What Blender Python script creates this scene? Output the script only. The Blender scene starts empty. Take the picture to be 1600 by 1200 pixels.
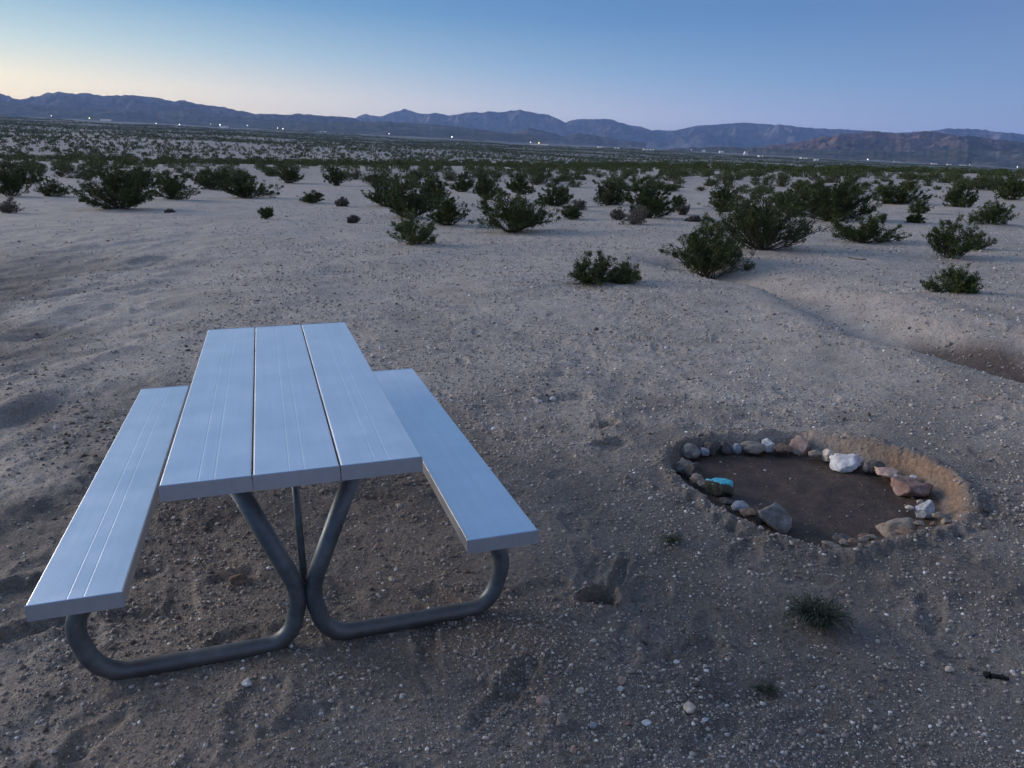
import bpy, math, random
import numpy as np
from mathutils import Matrix, Vector

sc = bpy.context.scene
C = sc.collection
random.seed(7)
RG = np.random.default_rng(11)

# ------------------------------------------------------------------ camera, world, light, exposure
FPX = 1180.08
CAM = np.array([-0.0344, -2.1332, 1.5988])
R_ = np.array([0.95156569, -0.30744186, 0.00149292])
U_ = np.array([0.08221406, 0.2591344, 0.96233581])
F_ = np.array([0.29624918, 0.91560301, -0.27185945])
RH = np.array([0.95157, -0.30744]); RH /= np.linalg.norm(RH)
FH = np.array([0.29624918, 0.91560301]); FH /= np.linalg.norm(FH)
cd = bpy.data.cameras.new("camera")
cam = bpy.data.objects.new("camera", cd)
C.objects.link(cam)
cd.sensor_width = 36.0
cd.lens = FPX / 1600 * 36
cd.clip_start = 0.05
cd.clip_end = 60000
cam.matrix_world = Matrix(((R_[0], U_[0], -F_[0], CAM[0]), (R_[1], U_[1], -F_[1], CAM[1]), (R_[2], U_[2], -F_[2], CAM[2]), (0, 0, 0, 1)))
sc.camera = cam

GLOW_AZ = math.radians(-50)          # bearing of the set sun, clockwise from +y
world = bpy.data.worlds.new("World")
sc.world = world
world.use_nodes = True
wn = world.node_tree; wn.nodes.clear()
wo = wn.nodes.new("ShaderNodeOutputWorld")
wb = wn.nodes.new("ShaderNodeBackground")
# dusk sky: two elevation gradients (towards the afterglow, away from it) blended by bearing
UP = Vector((-0.037 * FH[0] + 0.048 * RH[0], -0.037 * FH[1] + 0.048 * RH[1], 1)).normalized()   # plumb line; the campsite slopes
tc = wn.nodes.new("ShaderNodeTexCoord")
def _dot(v):
    n = wn.nodes.new("ShaderNodeVectorMath"); n.operation = 'DOT_PRODUCT'
    wn.links.new(tc.outputs['Generated'], n.inputs[0]); n.inputs[1].default_value = v
    return n.outputs['Value']
def _m(op, a_, b_=None):
    n = wn.nodes.new("ShaderNodeMath"); n.operation = op
    for q, v in ((n.inputs[0], a_), (n.inputs[1], b_)):
        if v is None: continue
        if hasattr(v, 'is_linked'): wn.links.new(v, q)
        else: q.default_value = v
    return n.outputs[0]
def _ramp(stops, src):
    r = wn.nodes.new("ShaderNodeValToRGB"); e = r.color_ramp.elements
    while len(e) < len(stops): e.new(0.5)
    for q, (p, c) in zip(e, stops): q.position = p; q.color = (*c, 1)
    wn.links.new(src, r.inputs[0])
    return r.outputs[0]
el = _m('ARCSINE', _dot(UP))                       # radians above the level horizon
elf = _m('POWER', _m('MAXIMUM', _m('DIVIDE', el, math.pi / 2), 0.0), 0.5)
def E(deg): return math.sqrt(max(deg, 0) / 90)
glow = _ramp([(E(0), (2.2, 1.50, 0.62)), (E(2.2), (1.68, 1.40, 0.76)), (E(4.5), (0.90, 1.02, 0.82)), (E(8), (0.27, 0.53, 0.70)), (E(14), (0.19, 0.42, 0.74)), (E(30), (0.17, 0.38, 0.72)), (E(90), (0.20, 0.27, 0.43))], elf)
away = _ramp([(E(0), (0.50, 0.52, 0.70)), (E(2.2), (0.34, 0.46, 0.74)), (E(5), (0.165, 0.34, 0.62)), (E(9), (0.088, 0.222, 0.48)), (E(20), (0.095, 0.235, 0.53)), (E(90), (0.20, 0.27, 0.43))], elf)
gx_, gy_ = math.sin(GLOW_AZ), math.cos(GLOW_AZ)
ca = _dot((gx_, gy_, 0)); 
hx = _m('SQRT', _m('MAXIMUM', _m('SUBTRACT', 1.0, _m('POWER', _dot((0, 0, 1)), 2.0)), 0.0001))
az_ = _m('ARCCOSINE', _m('MINIMUM', _m('MAXIMUM', _m('DIVIDE', ca, hx), -1.0), 1.0))
gf_ = _m('POWER', _m('ADD', _m('MULTIPLY', _m('COSINE', az_), 0.5), 0.5), 3.9)
rear = _ramp([(E(0), (0.36, 0.34, 0.44)), (E(5), (0.48, 0.40, 0.44)), (E(14), (0.44, 0.42, 0.50)), (E(35), (0.30, 0.33, 0.45)), (E(90), (0.20, 0.27, 0.43))], elf)
rf_ = _m('POWER', _m('ADD', _m('MULTIPLY', _m('COSINE', az_), -0.5), 0.5), 3.5)
mr = wn.nodes.new("ShaderNodeMix"); mr.data_type = 'RGBA'
wn.links.new(rf_, mr.inputs[0]); wn.links.new(away, mr.inputs[6]); wn.links.new(rear, mr.inputs[7])
mx = wn.nodes.new("ShaderNodeMix"); mx.data_type = 'RGBA'
wn.links.new(gf_, mx.inputs[0]); wn.links.new(mr.outputs[2], mx.inputs[6]); wn.links.new(glow, mx.inputs[7])
wb.inputs['Strength'].default_value = 1.0
wn.links.new(mx.outputs[2], wb.inputs['Color'])
wn.links.new(wb.outputs[0], wo.inputs['Surface'])

sd = bpy.data.lights.new("sun", 'SUN')
sun = bpy.data.objects.new("sun", sd)
C.objects.link(sun)
sd.energy = 3.3
sd.angle = math.radians(34)
sd.color = (1.0, 0.86, 0.76)
_el = math.radians(15)
_dir = Vector((math.sin(GLOW_AZ) * math.cos(_el), math.cos(GLOW_AZ) * math.cos(_el), math.sin(_el)))
sun.rotation_euler = _dir.to_track_quat('Z', 'Y').to_euler()

sc.view_settings.view_transform = 'Standard'
sc.view_settings.look = 'None'
sc.view_settings.gamma = 1.0
sc.view_settings.exposure = 0.06
sc.cycles.use_denoising = True
sc.cycles.max_bounces = 6
sc.cycles.volume_bounces = 1

# ------------------------------------------------------------------ noise and terrain shape
def _h(ix, iy, s):
    n = (ix.astype(np.int64) * 374761393 + iy.astype(np.int64) * 668265263 + s * 1442695041) & 0xFFFFFFFF
    n = ((n ^ (n >> 13)) * 1274126177) & 0xFFFFFFFF
    n = ((n ^ (n >> 16)) * 2246822519) & 0xFFFFFFFF
    return ((n ^ (n >> 15)) & 0xFFFFFF) / float(0xFFFFFF)

def vn(x, y, s=0):
    x = np.asarray(x, float); y = np.asarray(y, float)
    xi = np.floor(x); yi = np.floor(y)
    a = x - xi; b = y - yi
    a = a * a * a * (a * (a * 6 - 15) + 10); b = b * b * b * (b * (b * 6 - 15) + 10)
    h00 = _h(xi, yi, s); h10 = _h(xi + 1, yi, s); h01 = _h(xi, yi + 1, s); h11 = _h(xi + 1, yi + 1, s)
    return ((h00 * (1 - a) + h10 * a) * (1 - b) + (h01 * (1 - a) + h11 * a) * b) * 2 - 1

def fbm(x, y, o=4, s=0, gain=0.5):
    t = 0; amp = 1; f = 1.0
    for k in range(o):
        t = t + amp * vn(x * f + 17.3 * k, y * f - 9.1 * k, s + k)
        amp *= gain; f *= 2.03
    return t

def ridge(x, y, o=4, s=0, gain=0.5):
    t = 0; amp = 1; f = 1.0; tot = 0
    for k in range(o):
        t = t + amp * (1 - np.abs(vn(x * f + 5.3 * k, y * f + 3.7 * k, s + k)))
        tot += amp; amp *= gain; f *= 2.1
    return t / tot

def sstep(a, b, x):
    t = np.clip((x - a) / (b - a), 0, 1)
    return t * t * (3 - 2 * t)

PIT = np.array([2.68, 0.95])
_FT = np.radians([-180, -150, -135, -120, -100, -83, -50, -17, 4, 17, 31, 43, 57, 75, 94, 112, 120, 137, 150, 165, 180])
_FR = np.array([.60, .60, .66, .66, .56, .56, .58, .64, .60, .58, .58, .62, .68, .67, .67, .74, .77, .745, .68, .61, .60])
_OT = np.radians([-180, -164, -150, -133, -120, -105, -90, -60, -35, -17, 3, 21, 38, 58, 80, 100, 116, 129, 141, 158, 180])
_OR = np.array([.70, .72, .77, .82, .80, .70, .67, .70, .71, .73, .73, .72, .715, .73, .735, .775, .83, .83, .80, .73, .70])
def pit_r(x, y):
    """0..1 on the pit floor, 1..2 up its wall, above 2 outside"""
    dx = x - PIT[0]; dy = y - PIT[1]
    th = np.arctan2(dy, dx); r = np.hypot(dx, dy)
    f = np.interp(th, _FT, _FR); o = np.maximum(np.interp(th, _OT, _OR), f + 0.05)
    return np.where(r < f, r / f, 1 + (r - f) / (o - f)), th

def seg_dist(x, y, pts):
    best = np.full(np.shape(x), 1e9)
    for (ax, ay), (bx, by) in zip(pts[:-1], pts[1:]):
        vx, vy = bx - ax, by - ay
        t = np.clip(((x - ax) * vx + (y - ay) * vy) / (vx * vx + vy * vy), 0, 1)
        best = np.minimum(best, np.hypot(x - ax - t * vx, y - ay - t * vy))
    return best

def flat_pt(px, py, z=0.0):
    d = F_ + R_ * (px - 800) / FPX - U_ * (py - 600) / FPX
    t = (z - CAM[2]) / d[2]
    return CAM + t * d

SWALE = [tuple(flat_pt(*q)[:2]) for q in ((1060, 405), (1260, 452), (1420, 518), (1590, 556), (1760, 600))]
BANK = [tuple(flat_pt(*q)[:2]) for q in ((1180, 450), (1380, 545), (1570, 600), (1700, 640))]
RUT1 = [tuple(flat_pt(*q)[:2]) for q in ((640, 372), (900, 392), (1180, 428), (1400, 468), (1640, 540))]
RUT2 = [tuple(flat_pt(*q)[:2]) for q in ((1150, 420), (1400, 452), (1640, 505))]
RUT3 = [tuple(flat_pt(*q)[:2]) for q in ((640, 445), (760, 490), (900, 545), (1040, 640))]

def far_plane(X, D):
    D = np.where(D < 0, -900 * (1 - np.exp(np.minimum(D, 0) / 900)), D)
    X = 9000 * np.tanh(X / 9000)
    return CAM[2] - 17 + 0.037 * D - 0.048 * X

def H(x, y):
    """broad height of the land"""
    x = np.asarray(x, float); y = np.asarray(y, float)
    rx = x - CAM[0]; ry = y - CAM[1]
    X = rx * RH[0] + ry * RH[1]; D = rx * FH[0] + ry * FH[1]
    Rr = np.hypot(rx, ry)
    k = np.clip((Rr - 12) / 60, 0, 1)
    zn = k * (0.0165 * np.maximum(D, 0) - 0.012 * X) + 0.05 * fbm(x / 7, y / 7, 3, 3) * sstep(3, 14, Rr) + 0.35 * k * fbm(x / 30, y / 30, 3, 9)
    und = fbm(x / 260, y / 260, 4, 21) * 4.0 * sstep(150, 600, Rr) * np.clip(Rr / 1500, 0.35, 2)
    zf = far_plane(X, D) + und
    c = 140 + 16 * vn(x / 40, y / 40, 5)
    t = sstep(c, c + 130, np.abs(D) + 0.2 * np.abs(X))
    z = zn * (1 - t) + zf * t
    # swale and ruts of the sandy track on the right
    z = z - 0.34 * np.exp(-(seg_dist(x, y, SWALE) / 0.62) ** 2) * sstep(1.0, 6.0, x) + 0.07 * np.exp(-(seg_dist(x, y, BANK) / 0.5) ** 2)
    z = z - 0.03 * np.exp(-(seg_dist(x, y, RUT1) / 0.18) ** 2) - 0.03 * np.exp(-(seg_dist(x, y, RUT2) / 0.25) ** 2) - 0.02 * np.exp(-(seg_dist(x, y, RUT3) / 0.2) ** 2)
    return z

def pitz(x, y):
    r, th = pit_r(x, y)
    east = 0.5 + 0.5 * np.cos(th - 0.35)
    floor = -0.085 + 0.010 * fbm(x * 4, y * 4, 3, 40)
    rim = (0.012 + 0.030 * east ** 3) * np.exp(-((r - 2.15) / 0.5) ** 2)
    w = 1 - sstep(1.0, 2.05, r + 0.22 * fbm(x * 5, y * 5, 4, 41))
    return floor * w + rim, w, r, th, east

def HP(x, y):
    return H(x, y) + pitz(np.asarray(x, float), np.asarray(y, float))[0]

def on_ground(px, py):
    """where the sight line through a point of the photograph meets the land"""
    d = F_ + R_ * (px - 800) / FPX - U_ * (py - 600) / FPX
    t = 0.8; pt = 0
    for i in range(4000):
        p = CAM + t * d
        if p[2] < float(H(p[0], p[1])):
            break
        pt = t; t *= 1.01
        if t > 3000: break
    lo, hi = pt, t
    for i in range(20):
        m = (lo + hi) / 2; p = CAM + m * d
        if p[2] < float(H(p[0], p[1])): hi = m
        else: lo = m
    return CAM + hi * d, hi

def to_px(P):
    d = P - CAM
    z = d @ F_
    return 800 + FPX * (d @ R_) / z, 600 - FPX * (d @ U_) / z, z

# ------------------------------------------------------------------ materials
def mat(name):
    m = bpy.data.materials.new(name); m.use_nodes = True
    nt = m.node_tree
    return m, nt, nt.nodes['Principled BSDF']

def N(nt, kind, **kw):
    n = nt.nodes.new(kind)
    for k, v in kw.items():
        if k in n.inputs: n.inputs[k].default_value = v
        else: setattr(n, k, v)
    return n

def ramp(nt, stops, src=None):
    r = nt.nodes.new('ShaderNodeValToRGB')
    e = r.color_ramp.elements
    while len(e) < len(stops): e.new(0.5)
    for q, (p, c) in zip(e, stops):
        q.position = p; q.color = (*c, 1) if len(c) == 3 else c
    if src is not None: nt.links.new(src, r.inputs[0])
    return r

def mixc(nt, fac, a, b, mode='MIX'):
    m = nt.nodes.new('ShaderNodeMix'); m.data_type = 'RGBA'; m.blend_type = mode
    for s, v in ((m.inputs[0], fac), (m.inputs[6], a), (m.inputs[7], b)):
        if hasattr(v, 'links') or hasattr(v, 'is_linked'): nt.links.new(v, s)
        else: s.default_value = v if not isinstance(v, tuple) else (*v, 1)
    return m.outputs[2]

def math_(nt, op, a, b=None):
    m = nt.nodes.new('ShaderNodeMath'); m.operation = op
    for s, v in ((m.inputs[0], a), (m.inputs[1], b)):
        if v is None: continue
        if hasattr(v, 'is_linked'): nt.links.new(v, s)
        else: s.default_value = v
    return m.outputs[0]

def noise(nt, vec, scale, detail=4, rough=0.55):
    n = N(nt, 'ShaderNodeTexNoise', Scale=scale, Detail=detail, Roughness=rough)
    nt.links.new(vec, n.inputs['Vector'])
    return n.outputs['Fac']

def attr(nt, name):
    a = nt.nodes.new('ShaderNodeAttribute'); a.attribute_name = name
    return a.outputs['Fac']

def ground_material():
    m, nt, b = mat('desert_sand')
    geo = nt.nodes.new('ShaderNodeNewGeometry'); P = geo.outputs['Position']
    big = noise(nt, P, 0.35, 5)
    mid = noise(nt, P, 3.0, 6, 0.6)
    fine = noise(nt, P, 60.0, 5, 0.7)
    grit = noise(nt, P, 260.0, 2, 0.6)
    c = ramp(nt, [(0.30, (0.385, 0.322, 0.268)), (0.55, (0.50, 0.425, 0.36)), (0.75, (0.60, 0.52, 0.45))], big).outputs[0]
    c = mixc(nt, 0.55, c, ramp(nt, [(0.3, (0.32, 0.275, 0.222)), (0.7, (0.59, 0.525, 0.445))], mid).outputs[0])
    c = mixc(nt, 0.75, c, ramp(nt, [(0.32, (0.35, 0.33, 0.31)), (0.5, (0.95, 0.94, 0.93)), (0.72, (1.6, 1.6, 1.6))], fine).outputs[0], 'MULTIPLY')
    c = mixc(nt, 0.6, c, ramp(nt, [(0.3, (0.45, 0.44, 0.43)), (0.6, (1.1, 1.1, 1.1)), (0.8, (1.7, 1.68, 1.65))], grit).outputs[0], 'MULTIPLY')
    c = mixc(nt, attr(nt, 'soil_vignette'), c, mixc(nt, 1.0, c, (0.30, 0.285, 0.28), 'MULTIPLY'))  # vignette-like shade painted into the sand colour
    # darker, damp earth of the pit and hollow (colour of the soil itself)
    c = mixc(nt, attr(nt, 'damp'), c, mixc(nt, 0.5, (0.062, 0.037, 0.024), ramp(nt, [(0.35, (0.022, 0.014, 0.010)), (0.5, (0.055, 0.034, 0.023)), (0.7, (0.15, 0.095, 0.065))], noise(nt, P, 9, 6, 0.65)).outputs[0]))
    c = mixc(nt, attr(nt, 'ochre'), c, mixc(nt, 0.6, (0.25, 0.155, 0.095), ramp(nt, [(0.35, (0.13, 0.08, 0.05)), (0.65, (0.42, 0.26, 0.16))], noise(nt, P, 45, 4)).outputs[0]))
    c = mixc(nt, attr(nt, 'scrub'), c, (0.10, 0.10, 0.075))
    nt.links.new(c, b.inputs['Base Color'])
    b.inputs['Roughness'].default_value = 0.8
    b.inputs['Specular IOR Level'].default_value = 0.5
    bp = N(nt, 'ShaderNodeBump', Strength=0.9, Distance=0.010)
    nt.links.new(fine, bp.inputs['Height'])
    bp2 = N(nt, 'ShaderNodeBump', Strength=0.8, Distance=0.035)
    nt.links.new(noise(nt, P, 14, 6, 0.65), bp2.inputs['Height'])
    nt.links.new(bp2.outputs[0], bp.inputs['Normal'])
    bp3 = N(nt, 'ShaderNodeBump', Strength=0.6, Distance=0.003)
    nt.links.new(grit, bp3.inputs['Height']); nt.links.new(bp.outputs[0], bp3.inputs['Normal'])
    nt.links.new(bp3.outputs[0], b.inputs['Normal'])
    return m

def hill_material(name, a, bcol, scale):
    m, nt, b = mat(name)
    geo = nt.nodes.new('ShaderNodeNewGeometry'); P = geo.outputs['Position']
    n1 = noise(nt, P, scale, 8, 0.6); n2 = noise(nt, P, scale * 9, 5, 0.65)
    c = ramp(nt, [(0.35, a), (0.65, bcol)], n1).outputs[0]
    c = mixc(nt, 0.6, c, ramp(nt, [(0.35, (0.45, 0.45, 0.45)), (0.65, (1.5, 1.47, 1.42))], n2).outputs[0], 'MULTIPLY')
    nt.links.new(c, b.inputs['Base Color'])
    b.inputs['Roughness'].default_value = 1.0; b.inputs['Specular IOR Level'].default_value = 0.0
    bp = N(nt, 'ShaderNodeBump', Strength=0.8, Distance=0.02 / scale)
    nt.links.new(n2, bp.inputs['Height']); nt.links.new(bp.outputs[0], b.inputs['Normal'])
    return m

def leaf_material(name, dark, light, rough=0.6):
    m, nt, b = mat(name)
    geo = nt.nodes.new('ShaderNodeNewGeometry')
    c = ramp(nt, [(0.0, dark), (0.7, light), (1.0, tuple(v * 1.35 for v in light))], geo.outputs['Random Per Island']).outputs[0]
    oi = nt.nodes.new('ShaderNodeObjectInfo')
    c = mixc(nt, 0.5, c, ramp(nt, [(0, (0.75, 0.8, 0.75)), (1, (1.2, 1.15, 1.05))], oi.outputs['Random']).outputs[0], 'MULTIPLY')
    nt.links.new(c, b.inputs['Base Color'])
    b.inputs['Roughness'].default_value = rough
    b.inputs['Specular IOR Level'].default_value = 0.25
    return m

def plain(name, col, rough=0.7, metallic=0.0, var=0.25, scale=20, spec=0.5):
    m, nt, b = mat(name)
    tc = nt.nodes.new('ShaderNodeTexCoord'); V = tc.outputs['Object']
    n = noise(nt, V, scale, 5, 0.6)
    c = mixc(nt, 1.0, tuple(col), ramp(nt, [(0.3, (1 - var,) * 3), (0.7, (1 + var,) * 3)], n).outputs[0], 'MULTIPLY')
    nt.links.new(c, b.inputs['Base Color'])
    b.inputs['Roughness'].default_value = rough; b.inputs['Metallic'].default_value = metallic
    b.inputs['Specular IOR Level'].default_value = spec
    return m

def board_material():
    m, nt, b = mat('anodised_aluminium')
    tc = nt.nodes.new('ShaderNodeTexCoord'); V = tc.outputs['Object']
    mp = nt.nodes.new('ShaderNodeMapping'); mp.inputs['Scale'].default_value = (60, 1.2, 60)
    nt.links.new(V, mp.inputs['Vector'])
    st = noise(nt, mp.outputs[0], 1.0, 4, 0.6)
    sp = noise(nt, V, 5, 5, 0.6)
    dust = noise(nt, V, 420, 2, 0.7)
    c = ramp(nt, [(0.3, (0.76, 0.78, 0.80)), (0.7, (0.81, 0.83, 0.85))], st).outputs[0]
    c = mixc(nt, 0.35, c, ramp(nt, [(0.35, (0.80, 0.79, 0.78)), (0.65, (1.05, 1.05, 1.05))], sp).outputs[0], 'MULTIPLY')
    c = mixc(nt, 0.35, c, ramp(nt, [(0.4, (0.85, 0.85, 0.85)), (0.7, (1.15, 1.15, 1.15))], dust).outputs[0], 'MULTIPLY')
    nt.links.new(c, b.inputs['Base Color'])
    b.inputs['Metallic'].default_value = 0.72
    r = ramp(nt, [(0.3, (0.34,) * 3), (0.7, (0.44,) * 3)], sp)
    nt.links.new(r.outputs[0], b.inputs['Roughness'])
    bp = N(nt, 'ShaderNodeBump', Strength=0.08, Distance=0.001)
    nt.links.new(dust, bp.inputs['Height']); nt.links.new(bp.outputs[0], b.inputs['Normal'])
    return m

def tube_material():
    m, nt, b = mat('galvanised_tube')
    tc = nt.nodes.new('ShaderNodeTexCoord'); V = tc.outputs['Object']
    n = noise(nt, V, 14, 6, 0.65)
    c = ramp(nt, [(0.35, (0.09, 0.11, 0.125)), (0.6, (0.15, 0.18, 0.195)), (0.75, (0.24, 0.26, 0.27))], n).outputs[0]
    geo = nt.nodes.new('ShaderNodeNewGeometry'); sx = nt.nodes.new('ShaderNodeSeparateXYZ')
    nt.links.new(geo.outputs['Position'], sx.inputs[0])
    low = math_(nt, 'MULTIPLY', math_(nt, 'SUBTRACT', 0.09, sx.outputs['Z']), 14)
    low = math_(nt, 'MINIMUM', math_(nt, 'MAXIMUM', math_(nt, 'MULTIPLY', low, noise(nt, V, 30, 5)), 0.0), 0.8)
    c = mixc(nt, low, c, (0.16, 0.125, 0.10))    # sand clinging to the pipe near the ground
    nt.links.new(c, b.inputs['Base Color'])
    b.inputs['Metallic'].default_value = 0.55
    nt.links.new(ramp(nt, [(0.3, (0.38,) * 3), (0.7, (0.6,) * 3)], n).outputs[0], b.inputs['Roughness'])
    return m

def rock_material(name, c1, c2, c3=None, scale=9, rough=0.85, paint=None):
    m, nt, b = mat(name)
    tc = nt.nodes.new('ShaderNodeTexCoord'); V = tc.outputs['Object']
    n1 = noise(nt, V, scale, 6, 0.65); n2 = noise(nt, V, scale * 6, 6, 0.7)
    st = [(0.36, c1), (0.58, c2)] + ([(0.68, c3)] if c3 else [])
    c = ramp(nt, st, n1).outputs[0]
    c = mixc(nt, 0.7, c, ramp(nt, [(0.3, (0.55, 0.54, 0.53)), (0.6, (1.15, 1.14, 1.12))], n2).outputs[0], 'MULTIPLY')
    if paint:
        geo = nt.nodes.new('ShaderNodeNewGeometry'); sx = nt.nodes.new('ShaderNodeSeparateXYZ')
        nt.links.new(geo.outputs['Normal'], sx.inputs[0])
        f = math_(nt, 'ADD', math_(nt, 'MULTIPLY', sx.outputs['Z'], 1.8), math_(nt, 'MULTIPLY', n2, 2.2))
        f = math_(nt, 'MINIMUM', math_(nt, 'MAXIMUM', math_(nt, 'MULTIPLY', math_(nt, 'SUBTRACT', f, 1.72), 4.0), 0.0), 1.0)
        c = mixc(nt, f, c, mixc(nt, math_(nt, 'GREATER_THAN', n2, 0.56), paint, (0.30, 0.64, 0.70)))
    nt.links.new(c, b.inputs['Base Color'])
    b.inputs['Roughness'].default_value = rough; b.inputs['Specular IOR Level'].default_value = 0.35
    bp = N(nt, 'ShaderNodeBump', Strength=0.7, Distance=0.006)
    nt.links.new(n2, bp.inputs['Height']); nt.links.new(bp.outputs[0], b.inputs['Normal'])
    return m

M_GROUND = ground_material()
M_LEAF = leaf_material('creosote_leaf', (0.030, 0.045, 0.013), (0.078, 0.102, 0.030))
M_LEAF_PALE = leaf_material('pale_creosote_leaf', (0.060, 0.082, 0.030), (0.12, 0.15, 0.058))
M_STEM = plain('grey_brown_stem', (0.09, 0.072, 0.055), 0.9, scale=30)
M_DRY = leaf_material('dry_twig', (0.10, 0.085, 0.07), (0.19, 0.165, 0.14), 0.9)
M_BOARD = board_material()
M_CAP = plain('brushed_end_cap', (0.56, 0.63, 0.73), 0.40, 0.85, 0.06, 30)
M_TUBE = tube_material()
M_BOLT = plain('zinc_bolt', (0.5, 0.5, 0.5), 0.35, 0.9)

# ------------------------------------------------------------------ object helpers
def mesh_from(name, verts, faces, smooth=False):
    """verts (n,3) array, faces (m,3) or (m,4) array"""
    me = bpy.data.meshes.new(name)
    verts = np.ascontiguousarray(verts, dtype=np.float32); faces = np.ascontiguousarray(faces, dtype=np.int32)
    k = faces.shape[1]
    me.vertices.add(len(verts)); me.vertices.foreach_set('co', verts.ravel())
    me.loops.add(faces.size); me.loops.foreach_set('vertex_index', faces.ravel())
    me.polygons.add(len(faces)); me.polygons.foreach_set('loop_start', np.arange(0, faces.size, k, dtype=np.int32))
    if smooth: me.polygons.foreach_set('use_smooth', np.ones(len(faces), bool))
    me.update(calc_edges=True)
    return me

def obj(name, me, m=None, parent=None, loc=None):
    o = bpy.data.objects.new(name, me); C.objects.link(o)
    if m is not None and not me.materials: me.materials.append(m)
    if parent: o.parent = parent
    if loc is not None: o.location = loc
    return o

def tag(o, label=None, cat=None, group=None, kind=None):
    if label: o['label'] = label
    if cat: o['category'] = cat
    if group: o['group'] = group
    if kind: o['kind'] = kind
    return o

def empty(name, loc=(0, 0, 0), rz=0):
    o = bpy.data.objects.new(name, None); C.objects.link(o)
    o.empty_display_size = 0.1
    o.location = loc; o.rotation_euler = (0, 0, rz)
    return o

class MB:
    def __init__(s): s.v = []; s.f = []; s.n = 0
    def add(s, v, f):
        v = np.asarray(v, float); f = np.asarray(f, int)
        s.v.append(v); s.f.append(f + s.n); s.n += len(v)
    def mesh(s, name, smooth=False):
        return mesh_from(name, np.vstack(s.v), np.vstack(s.f), smooth)

def tube_arrays(pts, rads, sides=6, caps=False):
    pts = np.asarray(pts, float); n = len(pts)
    rads = np.broadcast_to(rads, (n,))
    t = np.gradient(pts, axis=0); t /= np.linalg.norm(t, axis=1)[:, None] + 1e-9
    ref = np.array([0, 1.0, 0]) if abs(t[:, 1]).mean() < 0.7 else np.array([1.0, 0, 0])
    a = np.cross(t, ref); a /= np.linalg.norm(a, axis=1)[:, None] + 1e-9
    b = np.cross(t, a)
    th = np.arange(sides) * 2 * np.pi / sides
    v = pts[:, None] + rads[:, None, None] * (np.cos(th)[None, :, None] * a[:, None] + np.sin(th)[None, :, None] * b[:, None])
    v = v.reshape(-1, 3)
    f = []
    i = np.arange(n - 1)[:, None] * sides; j = np.arange(sides)[None]; j2 = (j + 1) % sides
    f = np.stack([i + j, i + j2, i + sides + j2, i + sides + j], -1).reshape(-1, 4)
    if caps:
        v = np.vstack([v, pts[0], pts[-1]])
        c0, c1 = len(v) - 2, len(v) - 1
        jj = np.arange(sides); j3 = (jj + 1) % sides
        f = np.vstack([f, np.stack([jj, np.full(sides, c0), np.full(sides, c0), j3], -1)[:0]])
        extra = []
        for q in range(sides):
            extra.append((q, (q + 1) % sides, c0)); extra.append(((n - 1) * sides + q, c1, (n - 1) * sides + (q + 1) % sides))
        return v, f, np.array(extra)
    return v, f

def box_bm(bm, x0, x1, y0, y1, z0, z1):
    import bmesh
    r = bmesh.ops.create_cube(bm, size=1.0)
    for v in r['verts']:
        v.co.x = x0 if v.co.x < 0 else x1; v.co.y = y0 if v.co.y < 0 else y1; v.co.z = z0 if v.co.z < 0 else z1
    return r['verts']

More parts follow.
